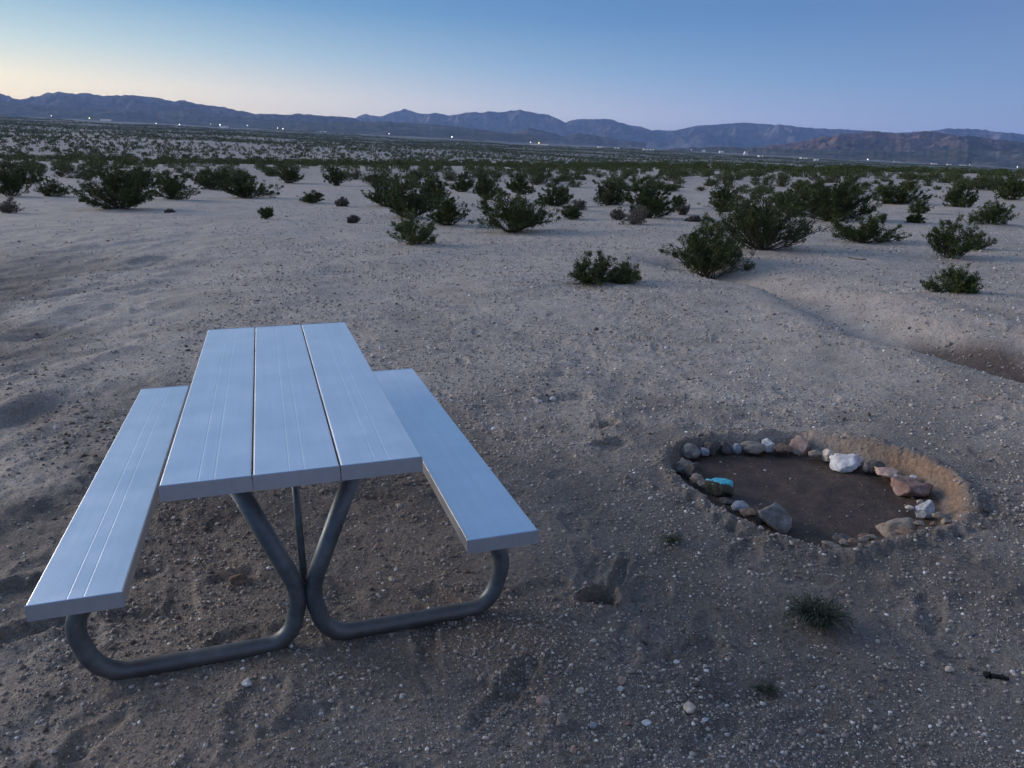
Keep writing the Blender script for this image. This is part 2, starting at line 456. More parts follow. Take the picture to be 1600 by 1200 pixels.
# ------------------------------------------------------------------ ground sheet
def build_ground():
    rr = [0.25]
    while rr[-1] < 34: rr.append(rr[-1] * 1.0075 if rr[-1] > 1.2 else rr[-1] * 1.03)
    while rr[-1] < 23000: rr.append(rr[-1] * 1.016)
    rr = np.array(rr)
    base = math.atan2(F_[0], F_[1])          # bearing of the view
    fine = np.radians(np.arange(-42, 42, 0.092)); coarse = np.radians(np.arange(42, 318, 3.0))
    az = base + np.concatenate([fine, coarse])
    nR, nA = len(rr), len(az)
    RR, AZ = np.meshgrid(rr, az, indexing='ij')
    x = CAM[0] + RR * np.sin(AZ); y = CAM[1] + RR * np.cos(AZ)
    z = H(x, y)
    pz, w, pr, th, east = pitz(x, y)
    z += pz
    near = 1 - sstep(14, 34, RR)
    q = slice(0, int(np.searchsorted(rr, 60)))
    xx, yy, nn = x[q], y[q], near[q]
    patch = sstep(-0.25, 0.5, vn(xx / 1.3, yy / 1.3, 70) + 0.5 * vn(xx / 0.5, yy / 0.5, 71))
    inside = w[q]
    dz = 0.011 * fbm(xx / 0.55, yy / 0.55, 3, 50) + (0.003 + 0.004 * patch) * fbm(xx / 0.11, yy / 0.11, 3, 55, 0.6)
    clod = np.clip(vn(xx / 0.05, yy / 0.05, 60) - 0.45, 0, 1) * 0.012 * patch + np.clip(vn(xx / 0.12, yy / 0.12, 61) - 0.6, 0, 1) * 0.03 * patch
    dz += clod * (1 - sstep(4, 15, RR[q]))
    # wind and tyre swept streaks on the left
    lft = (1 - sstep(-2.0, -0.6, xx)) * nn
    u = (xx * 0.5 + yy * 0.86); vv = (-xx * 0.86 + yy * 0.5)
    dz += lft * 0.04 * fbm(vv / 0.35, u / 1.1, 3, 80)
    z[q] += dz * (1 - 0.6 * inside) * (0.4 + 0.6 * nn)
    z[q] += 0.05 * fbm(xx / 1.7, yy / 1.7, 2, 90) * sstep(4, 12, RR[q]) * (1 - inside) * 0.8
    # footprints and scuffs
    rg = np.random.default_rng(5)
    dents = []
    for i in range(280):
        d = 1.5 + 9 * rg.random() ** 1.4; a = base + math.radians(rg.uniform(-38, 38))
        dents.append((CAM[0] + d * math.sin(a), CAM[1] + d * math.cos(a), rg.uniform(0, 6.28), rg.uniform(0.11, 0.15), rg.uniform(0.04, 0.055), rg.uniform(0.004, 0.015)))
    for (px, py, a, l, ww, dp) in ((938, 936, -0.35, 0.075, 0.05, 0.05), (948, 664, 0.1, 0.10, 0.05, 0.035), (952, 695, 0.0, 0.12, 0.08, 0.03), (965, 905, 0.9, 0.16, 0.03, 0.02), (1010, 925, 0.3, 0.12, 0.07, 0.015), (880, 622, 0.1, 0.22, 0.09, 0.03), (1060, 1010, -0.9, 0.18, 0.08, 0.012), (790, 1080, 0.7, 0.22, 0.04, 0.015), (395, 1110, 1.2, 0.15, 0.07, 0.012), (25, 925, 0.2, 0.12, 0.08, 0.03), (30, 985, 0.2, 0.12, 0.07, 0.03), (360, 900, 0.1, 0.09, 0.05, 0.02)):
        p = flat_pt(px, py); dents.append((p[0], p[1], a, l, ww, dp))
    lr = np.log(rr)
    da = az[1] - az[0]
    for (cx, cy, a, l, ww, dp) in dents:
        if pit_r(cx, cy)[0] < 2.6: continue
        d = math.hypot(cx - CAM[0], cy - CAM[1]); e = l * 2.0
        i0, i1 = np.searchsorted(rr, [d - e, d + e])
        ang = math.atan2(cx - CAM[0], cy - CAM[1]); ea = e / d
        j0 = int((ang - ea - az[0]) / da); j1 = int((ang + ea - az[0]) / da) + 1
        j0 = max(0, j0); j1 = min(len(fine), j1)
        if j1 <= j0: continue
        sl = (slice(i0, i1), slice(j0, j1))
        ux = (x[sl] - cx) * math.cos(a) + (y[sl] - cy) * math.sin(a); uy = -(x[sl] - cx) * math.sin(a) + (y[sl] - cy) * math.cos(a)
        wob = 1 + 0.25 * vn(x[sl] * 20, y[sl] * 20, 33)
        rho = np.sqrt((ux / l) ** 2 + (uy / (ww * (1 + 0.15 * ux / l))) ** 2) * wob
        z[sl] += -dp * (1 - sstep(0.75, 1.1, rho)) + 0.35 * dp * np.exp(-((rho - 1.25) / 0.22) ** 2)
    # rough crumbly edge of the pit
    edge = np.exp(-((pr[q] - 2.45) / 0.5) ** 2)
    z[q] += edge * (0.014 * fbm(xx / 0.045, yy / 0.045, 3, 44, 0.65) + 0.018 * fbm(xx / 0.12, yy / 0.12, 3, 45))
    verts = np.stack([x, y, z], -1).reshape(-1, 3)
    i = np.arange(nR - 1)[:, None] * nA; j = np.arange(nA)[None]; j2 = (j + 1) % nA
    faces = np.stack([i + j, i + j2, i + nA + j2, i + nA + j], -1).reshape(-1, 4)
    # close the small disc under the camera
    verts = np.vstack([verts, [CAM[0], CAM[1], float(H(CAM[0], CAM[1]))]])
    c = len(verts) - 1
    cap = np.array([(k, c, c, (k + 1) % nA) for k in range(nA)])
    me = mesh_from('ground', verts, faces[:, ::-1], True)
    # attributes of the soil, and the darkening painted into its colour
    sw = seg_dist(x, y, SWALE[2:])
    damp = np.clip(1 - sstep(0.95, 1.35, pr + 0.18 * fbm(x * 7, y * 7, 2, 47)), 0, 1) * 0.93
    g1, g2 = flat_pt(1600, 560), flat_pt(1700, 575)
    ws = np.exp(-(seg_dist(x, y, SWALE[2:]) / 0.62) ** 2) * sstep(5.4, 6.6, x) * 1.6
    damp = np.maximum(damp, np.clip(ws + 0.25 * fbm(x * 1.5, y * 1.5, 3, 48) - 0.3, 0, 0.85))
    for (px, py, s, a) in ((938, 936, 0.055, 0.5), (948, 664, 0.07, 0.45), (952, 693, 0.1, 0.35), (1150, 690, 0.05, 0.3)):
        p = flat_pt(px, py); damp = np.maximum(damp, a * np.exp(-((x - p[0]) ** 2 + (y - p[1]) ** 2) / s ** 2))
    e2 = np.clip(np.cos(th + 0.15), 0, 1) ** 1.8
    n4 = fbm(x * 6, y * 6, 3, 49)
    och = np.clip(np.exp(-((pr - 1.75 + 0.12 * n4) / 0.42) ** 2) * e2 * 0.9 + 0.30 * np.exp(-((pr - 1.5) / 0.3) ** 2) * (n4 > 0.25), 0, 1)
    och = np.where(RR < 12, och, 0)
    scrub = 0.30 * sstep(170, 260, RR) + 0.5 * sstep(700, 1900, RR)
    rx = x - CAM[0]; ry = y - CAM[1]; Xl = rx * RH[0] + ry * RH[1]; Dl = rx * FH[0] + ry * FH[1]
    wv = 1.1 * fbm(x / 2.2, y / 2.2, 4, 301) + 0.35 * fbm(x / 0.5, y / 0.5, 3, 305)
    t1 = 1 - sstep(3.0, 7.0, Dl + wv * 1.5)                      # near ground, painted darker like a vignette
    t2 = (1 - sstep(-4.2, -2.3, Xl + 0.22 * Dl + wv * 1.2)) * (1 - sstep(9, 18, Dl))      # left side, painted darker the same way
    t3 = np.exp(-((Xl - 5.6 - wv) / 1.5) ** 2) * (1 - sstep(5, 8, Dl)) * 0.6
    soil_vignette = np.clip(np.maximum(np.maximum(t1 * 0.80, t2 * 0.95), t3) + 0.22 * fbm(x / 0.8, y / 0.8, 3, 310) * (Dl < 12), 0, 0.9)  # painted falloff of brightness towards the near and left ground
    soil_vignette = np.where(RR < 40, soil_vignette, 0)
    for nm, a in (('soil_vignette', soil_vignette), ('damp', damp), ('ochre', och), ('scrub', scrub)):
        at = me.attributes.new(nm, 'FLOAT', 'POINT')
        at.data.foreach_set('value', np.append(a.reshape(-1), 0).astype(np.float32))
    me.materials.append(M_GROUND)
    g = obj('ground', me)
    tag(g, kind='structure')
    return g
ground = build_ground()

# ------------------------------------------------------------------ mountain ranges
def ray(px, py):
    return F_ + R_ * (px - 800) / FPX - U_ * (py - 600) / FPX

def mountain(name, pts, D0, wf, wb_, m, seed, rough=0.45, nv=70, step=1.5, gull=0.0011):
    pts = np.array(pts, float)
    px = np.arange(pts[0, 0], pts[-1, 0] + step, step)
    py = np.interp(px, pts[:, 0], pts[:, 1])
    py = py - 0.8 * fbm(px / 7, px * 0, 3, seed) * np.clip((px - pts[0, 0]) / 30, 0, 1) * np.clip((pts[-1, 0] - px) / 30, 0, 1)
    vs = []
    vv = np.concatenate([-np.linspace(1, 0, nv) ** 1.2, np.linspace(0, 1, nv // 3)[1:]])
    rows = []
    for v in vv:
        D = D0 + (v * wf if v < 0 else v * wb_)
        d = F_[None] + R_[None] * ((px - 800) / FPX)[:, None] - U_[None] * ((py - 600) / FPX)[:, None]
        dh = d[:, :2] @ FH
        crest = CAM[2] + D0 / dh * d[:, 2]
        xy = CAM[:2] + (D / dh)[:, None] * d[:, :2]
        X = (xy - CAM[:2]) @ RH
        base = far_plane(X, D) - 15
        a = abs(v)
        prof = (1 - a) ** 1.35
        rn = ridge(xy[:, 0] * gull, xy[:, 1] * gull, 5, seed + 30)
        rn2 = fbm(xy[:, 0] * gull * 2.5, xy[:, 1] * gull * 2.5, 4, seed + 60)
        mod = (rn - 0.75) * 1.6 * rough + rn2 * 0.16 * rough
        hgt = np.maximum(crest - base, 1) * (prof + mod * (4 * prof * (1 - prof)) ** 0.8)
        lim = CAM[2] + (crest - CAM[2]) * (D / D0) * (1.0 if v == 0 else 0.992 - 0.02 * a)
        rows.append(np.column_stack([xy, np.minimum(base + hgt, lim)]))
    V = np.stack(rows)                      # (nv, nx, 3)
    nvv, nx = V.shape[:2]
    i = np.arange(nvv - 1)[:, None] * nx; j = np.arange(nx - 1)[None]
    f = np.stack([i + j, i + j + 1, i + nx + j + 1, i + nx + j], -1).reshape(-1, 4)
    me = mesh_from(name, V.reshape(-1, 3), f, True)
    me.materials.append(m)
    return tag(obj(name, me), kind='structure')

HM_FAR = hill_material('far_mountain_rock', (0.11, 0.10, 0.105), (0.20, 0.18, 0.175), 0.0012)
HM_MID = hill_material('mid_mountain_rock', (0.10, 0.088, 0.085), (0.19, 0.165, 0.15), 0.002)
HM_RED = hill_material('red_hill_rock', (0.12, 0.082, 0.068), (0.23, 0.155, 0.12), 0.003)
HM_BRN = hill_material('brown_hill_rock', (0.085, 0.07, 0.06), (0.17, 0.135, 0.115), 0.003)
HM_FAN = hill_material('scrubby_fan', (0.08, 0.082, 0.066), (0.15, 0.14, 0.115), 0.003)
mountain('mountains', [(540, 200), (556, 184), (572, 177), (578, 180), (596, 182), (612, 176), (633, 170), (652, 177), (668, 178), (682, 176), (700, 180), (715, 179), (735, 175), (750, 176), (765, 174), (785, 176), (800, 173), (812, 171), (826, 175), (842, 177), (856, 178), (868, 184), (883, 191), (893, 188), (908, 186), (925, 187), (941, 186), (960, 188), (978, 194), (1000, 198), (1018, 203), (1038, 203), (1056, 204), (1074, 199), (1096, 196), (1110, 195), (1130, 193), (1158, 192), (1178, 192), (1198, 194), (1214, 195), (1236, 197), (1258, 199), (1290, 201), (1330, 203), (1362, 205), (1400, 207), (1440, 206), (1462, 203), (1480, 201), (1504, 201), (1530, 202), (1550, 205), (1575, 207), (1600, 210), (1680, 214), (1760, 222)], 14500, 2600, 1500, HM_FAR, 3, 1.1, gull=0.0009)
mountain('mountains', [(-220, 120), (-120, 128), (-60, 140), (-25, 138), (0, 145), (15, 151), (30, 156), (40, 154), (50, 151), (58, 151), (75, 144), (83, 145), (92, 143), (108, 146), (125, 146), (134, 144), (145, 147), (160, 149), (180, 149), (200, 149), (217, 149), (232, 151), (250, 154), (270, 158), (288, 157), (300, 160), (325, 165), (350, 167), (368, 172), (380, 173), (400, 178), (430, 178), (445, 180), (468, 177), (490, 180), (515, 181), (548, 184), (580, 192), (620, 205)], 9800, 2300, 1000, HM_MID, 5, 0.85, gull=0.0013)
mountain('hills', [(-220, 150), (-60, 158), (20, 160), (90, 166), (180, 171), (270, 174), (300, 171), (330, 177), (420, 187), (480, 190), (560, 192), (600, 190), (640, 192), (690, 195), (735, 201), (780, 206), (850, 212)], 7200, 1800, 900, HM_FAN, 15, 0.35, gull=0.0016)
mountain('hills', [(770, 218), (800, 208), (826, 200), (850, 204), (880, 213), (905, 208), (935, 213), (980, 219), (1010, 224)], 8000, 500, 400, HM_MID, 17, 0.4, gull=0.003)
mountain('hills', [(1150, 236), (1210, 226), (1262, 220), (1270, 215), (1300, 213), (1312, 209), (1340, 208), (1362, 205), (1380, 206), (1402, 209), (1425, 208), (1445, 205), (1462, 206), (1480, 209), (1496, 212), (1530, 214), (1560, 218), (1600, 222), (1680, 226), (1760, 235)], 7600, 1400, 700, HM_RED, 8, 0.8, gull=0.0025)
mountain('hills', [(1280, 232), (1310, 222), (1340, 216), (1370, 214), (1400, 217), (1440, 216), (1470, 220), (1500, 213), (1518, 212), (1535, 217), (1552, 224), (1580, 224), (1600, 222), (1650, 226), (1700, 225), (1760, 236)], 6600, 900, 500, HM_BRN, 28, 0.6, gull=0.0025)
mountain('hills', [(980, 238), (1060, 232), (1120, 229), (1180, 231), (1250, 233), (1330, 234), (1410, 237), (1460, 236), (1490, 232), (1515, 228), (1540, 232), (1570, 234), (1600, 231), (1660, 230), (1760, 240)], 5600, 1400, 500, HM_FAN, 38, 0.3, gull=0.003)

# ------------------------------------------------------------------ creosote bushes
def leaf_quads(cen, dirs, ln, wd, rg):
    n = len(cen)
    d = dirs + rg.normal(0, 0.45, (n, 3)); d /= np.linalg.norm(d, axis=1)[:, None]
    s = np.cross(d, rg.normal(0, 1, (n, 3))); s /= np.linalg.norm(s, axis=1)[:, None] + 1e-9
    ln = ln * rg.uniform(0.6, 1.3, n)[:, None]; wd = wd * rg.uniform(0.6, 1.2, n)[:, None]
    a = cen; b = cen + d * ln * 0.5 + s * wd * 0.5; c = cen + d * ln; e = cen + d * ln * 0.5 - s * wd * 0.5
    v = np.stack([a, b, c, e], 1).reshape(-1, 3)
    f = np.arange(4 * n).reshape(n, 4)
    return v, f

def bush_meshes(seed, n_stem=26, w=1.0, h=1.0, n_leaf=9000, leaf=0.028, sparse=0.0, lean=0.0, lobes=None, bare=0.16):
    """a bush of overall width w and height h: wiry stems fanning from the root, leaves on the outer twigs"""
    rg = np.random.default_rng(seed)
    stems = MB(); tips = []
    for i in range(n_stem):
        az = rg.uniform(0, 2 * math.pi) if not lobes else rg.normal(lobes[i % len(lobes)], 0.5)
        k = rg.random() ** 0.55
        L = 1.0 * (1 - sparse * rg.random() * 0.6)
        ex = math.sin(az) * k * 0.44 * w * L + lean * 0.1; ey = math.cos(az) * k * 0.44 * w * L
        ez = h * (math.sqrt(max(0.02, 1 - (0.93 * k) ** 2)) * rg.uniform(0.62, 0.98)) * L
        ez = max(ez * (1 - 0.35 * k ** 3), 0.12 * h)
        p0 = np.array([rg.normal(0, 0.035 * w), rg.normal(0, 0.035 * w), -0.03])
        p3 = np.array([ex, ey, ez])
        p1 = p0 + np.array([ex * 0.42, ey * 0.42, ez * 0.34]) + rg.normal(0, 0.02, 3) * w
        p2 = p0 + np.array([ex * 0.78, ey * 0.78, ez * 0.72]) + rg.normal(0, 0.03, 3) * w
        t = np.linspace(0, 1, 8)[:, None]
        c = (1 - t) ** 3 * p0 + 3 * (1 - t) ** 2 * t * p1 + 3 * (1 - t) * t * t * p2 + t ** 3 * p3
        c += rg.normal(0, 0.006 * w, c.shape) * t
        stems.add(*tube_arrays(c, np.linspace(0.009, 0.003, 8) * max(w, 0.5), 4))
        tips.append((c, 1.0))
        for j in range(rg.integers(4, 8)):
            q = rg.integers(2, 7); st = c[q]
            dr = (c[q] - c[q - 1]); dr /= np.linalg.norm(dr)
            dr = dr + rg.normal(0, 0.55, 3); dr[2] = dr[2] * 0.7 + 0.25; dr /= np.linalg.norm(dr)
            ll = rg.uniform(0.13, 0.30) * (w + h) / 2
            tt = np.linspace(0, 1, 5)[:, None]
            cc = st + dr * ll * tt + np.array([0, 0, 0.05 * h]) * tt ** 2 + rg.normal(0, 0.006 * w, (5, 3)) * tt
            cc[:, 2] = np.maximum(cc[:, 2], 0.03)
            stems.add(*tube_arrays(cc, np.linspace(0.005, 0.002, 5) * max(w, 0.5), 3))
            tips.append((cc, 0.7))
    cen = []; dirs = []
    per = max(4, n_leaf // len(tips))
    for c, wt in tips:
        npl = int(per * (1.0 if wt == 1 else 1.0) * rg.uniform(0.3, 1.6) * (1 - sparse * rg.random()))
        lo = bare if wt == 1.0 else 0.15
        kc = rg.uniform(lo, 1.0, 4 if wt == 1.0 else 3) ; kc[0] = 0.97
        t = np.clip(kc[rg.integers(len(kc), size=npl)] + rg.normal(0, 0.055, npl), lo, 1.0)
        f = t * (len(c) - 1); i = np.minimum(f.astype(int), len(c) - 2); fr = (f - i)[:, None]
        p = c[i] * (1 - fr) + c[i + 1] * fr
        dr = c[i + 1] - c[i]; dr /= np.linalg.norm(dr, axis=1)[:, None]
        sp = 0.017 * w * (1.4 - t)[:, None] + 0.008
        cen.append(p + rg.normal(0, 1, (npl, 3)) * sp); dirs.append(dr)
    cen = np.vstack(cen); dirs = np.vstack(dirs)
    sv = np.vstack(stems.v)
    lo, hi = np.percentile(cen, 1.5, axis=0), np.percentile(cen, 98.5, axis=0)
    k = np.array([w / (hi[0] - lo[0]), 0.92 * w / (hi[1] - lo[1]), h / hi[2]])
    k[:2] = np.clip(k[:2], 0.5, 2.2)
    cen = cen * k; stems.v = [q * k for q in stems.v]
    cen[:, 2] = np.maximum(cen[:, 2], 0.01)
    v, f = leaf_quads(cen, dirs, leaf, leaf * 0.5, rg)
    return mesh_from('foliage', v, f), stems.mesh('stems')

def bush(px, py, wpx, hpx, label, cat='bush', kind='creosote_bush', group=None, seed=1, leafm=None, n_leaf=None, n_stem=26, **kw):
    p, t = on_ground(px, py)
    sc_ = t / FPX * 1.0
    w, h = wpx * sc_ * 0.92, hpx * sc_ * 0.94
    nl = n_leaf or int(min(38000, max(3000, 4.4 * wpx * hpx)))
    lf = max(0.022, 2.5 * sc_)
    fm, sm = bush_meshes(seed, n_stem, w, h, nl, lf, **kw)
    root = empty(kind, (p[0], p[1], float(H(p[0], p[1])) - 0.01), 0)
    fm.materials.append(leafm or M_LEAF); sm.materials.append(M_STEM)
    obj('foliage', fm, None, root); obj('stems', sm, None, root)
    tag(root, label, cat, group)
    return root

near_bushes = [
 (937, 441, 104, 48, 'low two-lobed dark green bush alone on open sand, nearest to the picnic table', dict(lobes=[1.9, 4.2, 2.2, 4.6], bare=.25)),
 (1105, 438, 122, 90, 'tall ragged dark bush standing right of the low two-lobed one', dict(bare=.3)),
 (1192, 390, 138, 88, 'biggest dark bush, directly behind the tall ragged one', dict(n_stem=40)),
 (1350, 378, 98, 42, 'low wide bush with bare grey trunk showing at its right side', dict(bare=.3)),
 (1485, 403, 74, 64, 'sparse open bush with gaps between its branches near the right edge', dict(sparse=.7, n_stem=16, bare=.3)),
 (1528, 390, 36, 26, 'small sprawling bush touching the right side of the sparse open bush', dict(sparse=.4, n_stem=12)),
 (1487, 457, 74, 40, 'compact dark bush beside the sandy track, nearest to the right edge', dict(bare=.2)),
 (800, 361, 112, 60, 'wide loose bush left of the clearing with arching side branches', dict(sparse=.4)),
 (646, 382, 64, 54, 'pale green vase-shaped bush with thin bare base', dict(sparse=.3, pale=1, bare=.45)),
 (702, 351, 56, 46, 'round dark bush right behind the pale vase-shaped one', {}),
 (640, 340, 72, 56, 'dense dark bush at the middle of the left cluster', dict(n_stem=36)),
 (600, 322, 54, 40, 'bush at the left end of the cluster behind the pale vase-shaped one', {}),
 (672, 318, 60, 40, 'bush at the back of the cluster behind the pale vase-shaped one', {}),
 (190, 327, 104, 62, 'big dark bush standing forward at left, tapering down to its root', dict(n_stem=34, bare=.35)),
 (270, 312, 62, 38, 'medium bush just right of the big forward bush at left', {}),
 (85, 307, 44, 26, 'small loose bush left of the big forward bush at left', dict(sparse=.5)),
 (20, 308, 52, 44, 'dark bush cut by the left edge of the picture', {}),
 (385, 309, 84, 36, 'wide low bush at the upper edge of the clearing left of centre', dict(bare=.2)),
 (487, 317, 34, 18, 'small spiky bush alone on the sand left of the centre cluster', dict(n_stem=18, bare=.15)),
 (415, 341, 20, 16, 'tiny green bush alone far forward on the left sand', dict(n_stem=12, bare=.2)),
 (1012, 341, 86, 58, 'tall dark bush among grey dry shrubs at centre right', {}),
 (890, 341, 30, 20, 'little bush in front of the thicket left of the grey dry shrubs', {}),
 (868, 322, 52, 32, 'bush behind the little one right of the wide loose bush', {}),
 (1300, 346, 116, 62, 'broad thick bush behind the low wide one with bare trunk', dict(n_stem=36)),
 (1240, 336, 70, 48, 'bush filling the gap behind the biggest dark bush', {}),
 (1433, 349, 28, 14, 'flat tiny bush on pale sand between the broad thickets at right', dict(n_stem=12, bare=.1)),
 (1435, 333, 32, 20, 'small bush just above the flat tiny one at right', {}),
 (1548, 352, 56, 36, 'ragged bush at right with branches reaching to the edge', dict(sparse=.3)),
 (1498, 325, 50, 36, 'round bush behind pale sand near the right edge', {}),
 (1404, 319, 84, 40, 'wide dark bush at the top of the right hand sand patch', {}),
 (760, 312, 46, 34, 'upright bush behind the wide loose bush, left one', {}),
 (815, 304, 44, 32, 'upright bush behind the wide loose bush, right one', {}),
 (950, 322, 62, 40, 'bushy green mound left of the tall bush at centre right', {}),
 (1060, 326, 26, 20, 'small bush right of the tall bush at centre right', {}),
 (1135, 332, 56, 42, 'bush peeping out left behind the biggest dark bush', {}),
 (525, 290, 34, 30, 'bush at the left start of the centre thicket', {}),
 (725, 300, 36, 26, 'pale sided bush in the gap above the round dark one', {}),
 (450, 286, 40, 26, 'bush on the edge of the left belt above the small spiky one', {}),
 (335, 296, 60, 30, 'bush left behind the wide low one at the clearing edge', {}),
 (40, 288, 50, 28, 'bush behind the dark bush at the left edge', {}),
 (230, 292, 54, 28, 'bush in the gap behind the big forward bush at left', {}),
 (1580, 312, 52, 36, 'thick bush at the far right edge of the picture', {}),
]
for i, (px, py, w_, h_, lab, kw) in enumerate(near_bushes):
    kw = dict(kw); lm = M_LEAF_PALE if kw.pop('pale', 0) else None
    bush(px, py, w_, h_, lab, group='creosote bushes around the clearing', seed=100 + i, leafm=lm, **kw)
dry = [
 (15, 332, 32, 22, 'grey dry rounded shrub cut by the left edge of the picture'),
 (534, 323, 18, 14, 'grey dry tuft right of the small spiky bush'),
 (553, 348, 17, 11, 'lowest grey dry tuft on the sand left of the pale green bush'),
 (992, 352, 44, 30, 'largest pale grey dry shrub in front of the tall bush at centre right'),
 (965, 342, 26, 16, 'pale grey dry shrub left of the largest dry one'),
 (1068, 336, 20, 15, 'pale grey dry tuft right of the tall bush at centre right'),
 (905, 330, 26, 16, 'pale grey dry tuft behind the little green bush'),
 (1085, 346, 22, 8, 'flat grey dry tuft left of the biggest dark bush'),
 (700, 336, 26, 14, 'grey dry brush low at the foot of the centre cluster'),
 (265, 333, 12, 5, 'low grey tuft on the sand right of the big forward bush'),
]
for i, (px, py, w_, h_, lab) in enumerate(dry):
    bush(px, py, w_, h_, lab, 'dry shrub', 'dry_shrub', 'grey dry shrubs on the sand', 300 + i, M_DRY, n_leaf=2600, n_stem=24, bare=0.05)

# prototypes shared by the belt of bushes behind the clearing
protos = []
for k in range(8):
    fm, sm = bush_meshes(500 + k, 22, 1.0, 0.58 + 0.08 * (k % 3), 3000, 0.055, sparse=0.15 * (k % 3), bare=0.12)
    fm.materials.append(M_LEAF if k % 4 else M_LEAF_PALE); sm.materials.append(M_STEM)
    protos.append((fm, sm))

EDGE = np.array([(-300, 296), (0, 290), (100, 282), (250, 290), (440, 276), (540, 278), (610, 300), (700, 292), (860, 300), (1050, 302), (1150, 300), (1250, 322), (1380, 300), (1450, 296), (1530, 300), (1700, 312), (1900, 330)], float)
rg = np.random.default_rng(77)
cand = []
N0 = 60000
D = 26 + (3200 - 26) * rg.random(N0 * 9) ** 1.5
keep_p = np.ones_like(D)
azm = np.radians(rg.uniform(-46, 46, len(D)))
X = D * np.tan(azm)
xy = CAM[:2] + D[:, None] * FH + X[:, None] * RH
zz = H(xy[:, 0], xy[:, 1])
P3 = np.column_stack([xy, zz])
ppx, ppy, dep = to_px(P3)
# wanted number per square metre, thinned by noise; sampling density of D,X is known
clump = vn(xy[:, 0] / 18, xy[:, 1] / 18, 200) + 0.6 * vn(xy[:, 0] / 60, xy[:, 1] / 60, 201)
want = np.where(D < 60, 0.17, np.where(D < 110, 0.14, np.where(D < 190, 0.17, np.where(D < 900, 0.0115, 0.017)))) * (1 + 0.6 * clump)

u_ = (D - 26) / (3200 - 26)
pdfD = (1 / 1.5) * u_ ** (1 / 1.5 - 1) / (3200 - 26)
pdfX = 1 / (np.radians(92) * D * (1 + np.tan(azm) ** 2))
have = len(D) * pdfD * pdfX
ok = rg.random(len(D)) < want / have
ok &= ppy < np.interp(ppx, EDGE[:, 0], EDGE[:, 1])
P3 = P3[ok]; ppx = ppx[ok]; ppy = ppy[ok]; dep = dep[ok]
size = rg.uniform(0.7, 1.0, len(P3)) * rg.uniform(0.8, 1.9, len(P3)) * np.where(dep > 220, 1.75, np.where(dep > 100, 0.80, np.where(dep > 45, 0.76, 0.86)))
# thin out bushes that stand inside one another
o_ = np.argsort(dep); P3, ppx, ppy, dep, size = P3[o_], ppx[o_], ppy[o_], dep[o_], size[o_]
acc = []
for i in range(min(1500, len(P3))):
    if all((P3[i, 0] - P3[j, 0]) ** 2 + (P3[i, 1] - P3[j, 1]) ** 2 > (0.28 * (size[i] + size[j])) ** 2 for j in acc[-60:]):
        acc.append(i)
keep = np.array(acc + list(range(1500, len(P3))), int)
P3, ppx, ppy, dep, size = P3[keep], ppx[keep], ppy[keep], dep[keep], size[keep]
inview = (ppx > -40) & (ppx < 1640)
idx_in = np.where(inview)[0][:240]
solo = set(idx_in.tolist())
groups = {0: ('creosote bush in the dense dark belt left of the centre cluster', 'creosote bushes in the left part of the belt'),
          1: ('creosote bush in the dense dark belt behind the centre clearing', 'creosote bushes in the middle part of the belt'),
          2: ('creosote bush in the thick belt on the right behind the sand patch', 'creosote bushes in the right part of the belt')}
for i in idx_in:
    k = int(rg.integers(8)); s = size[i]
    root = empty('creosote_bush', (P3[i, 0], P3[i, 1], P3[i, 2] - 0.02), rg.uniform(0, 6.28))
    root.scale = (s * rg.uniform(0.9, 1.2), s * rg.uniform(0.9, 1.2), s * rg.uniform(0.75, 1.0))
    fm, sm = protos[k]
    f_ = bpy.data.objects.new('foliage', fm); C.objects.link(f_); f_.parent = root
    s_ = bpy.data.objects.new('stems', sm); C.objects.link(s_); s_.parent = root
    g = groups[0 if ppx[i] < 560 else (1 if ppx[i] < 1100 else 2)]
    tag(root, g[0], 'bush', g[1])

# the rest of the scrub on the plain: far more than anyone could count
rest = np.array([i for i in range(len(P3)) if i not in solo], int)
def tuft(n, rg, leaf):
    a = rg.uniform(0, 6.28, n); k = rg.random(n) ** 0.5; zc = rg.uniform(0.12, 1, n)
    rad = 0.5 * k * np.sqrt(np.clip(1 - (zc - 0.45) ** 2 * 1.6, 0.1, 1))
    cen = np.column_stack([np.cos(a) * rad, np.sin(a) * rad, zc * 0.8])
    d = cen - np.array([0, 0, -0.2]); d /= np.linalg.norm(d, axis=1)[:, None]
    return leaf_quads(cen, d, leaf, leaf * 0.75, rg)
mb = MB()
for (d0, d1, n, leaf) in ((0, 120, 420, 0.11), (120, 200, 170, 0.17), (200, 420, 60, 0.30), (420, 900, 20, 0.48), (900, 5000, 7, 0.7)):
    lot = rest[(dep[rest] >= d0) & (dep[rest] < d1)]
    T = [tuft(n, rg, leaf) for k in range(6)]
    for i in lot:
        v, f = T[rg.integers(6)]
        s = size[i]; a = rg.uniform(0, 6.28); ca, sa = math.cos(a) * s, math.sin(a) * s
        vv = np.column_stack([v[:, 0] * ca - v[:, 1] * sa, v[:, 0] * sa + v[:, 1] * ca, v[:, 2] * s * rg.uniform(0.7, 1.0)]) + P3[i]
        mb.add(vv, f)
me = mb.mesh('scrub'); me.materials.append(M_LEAF)
tag(obj('scrub', me), 'dark scrub dotting the wide plain beyond the near bushes', 'scrub', kind='stuff')
print('scrub', len(rest), 'faces', len(me.polygons), 'solo', len(idx_in), 'farthest solo', dep[idx_in].max())

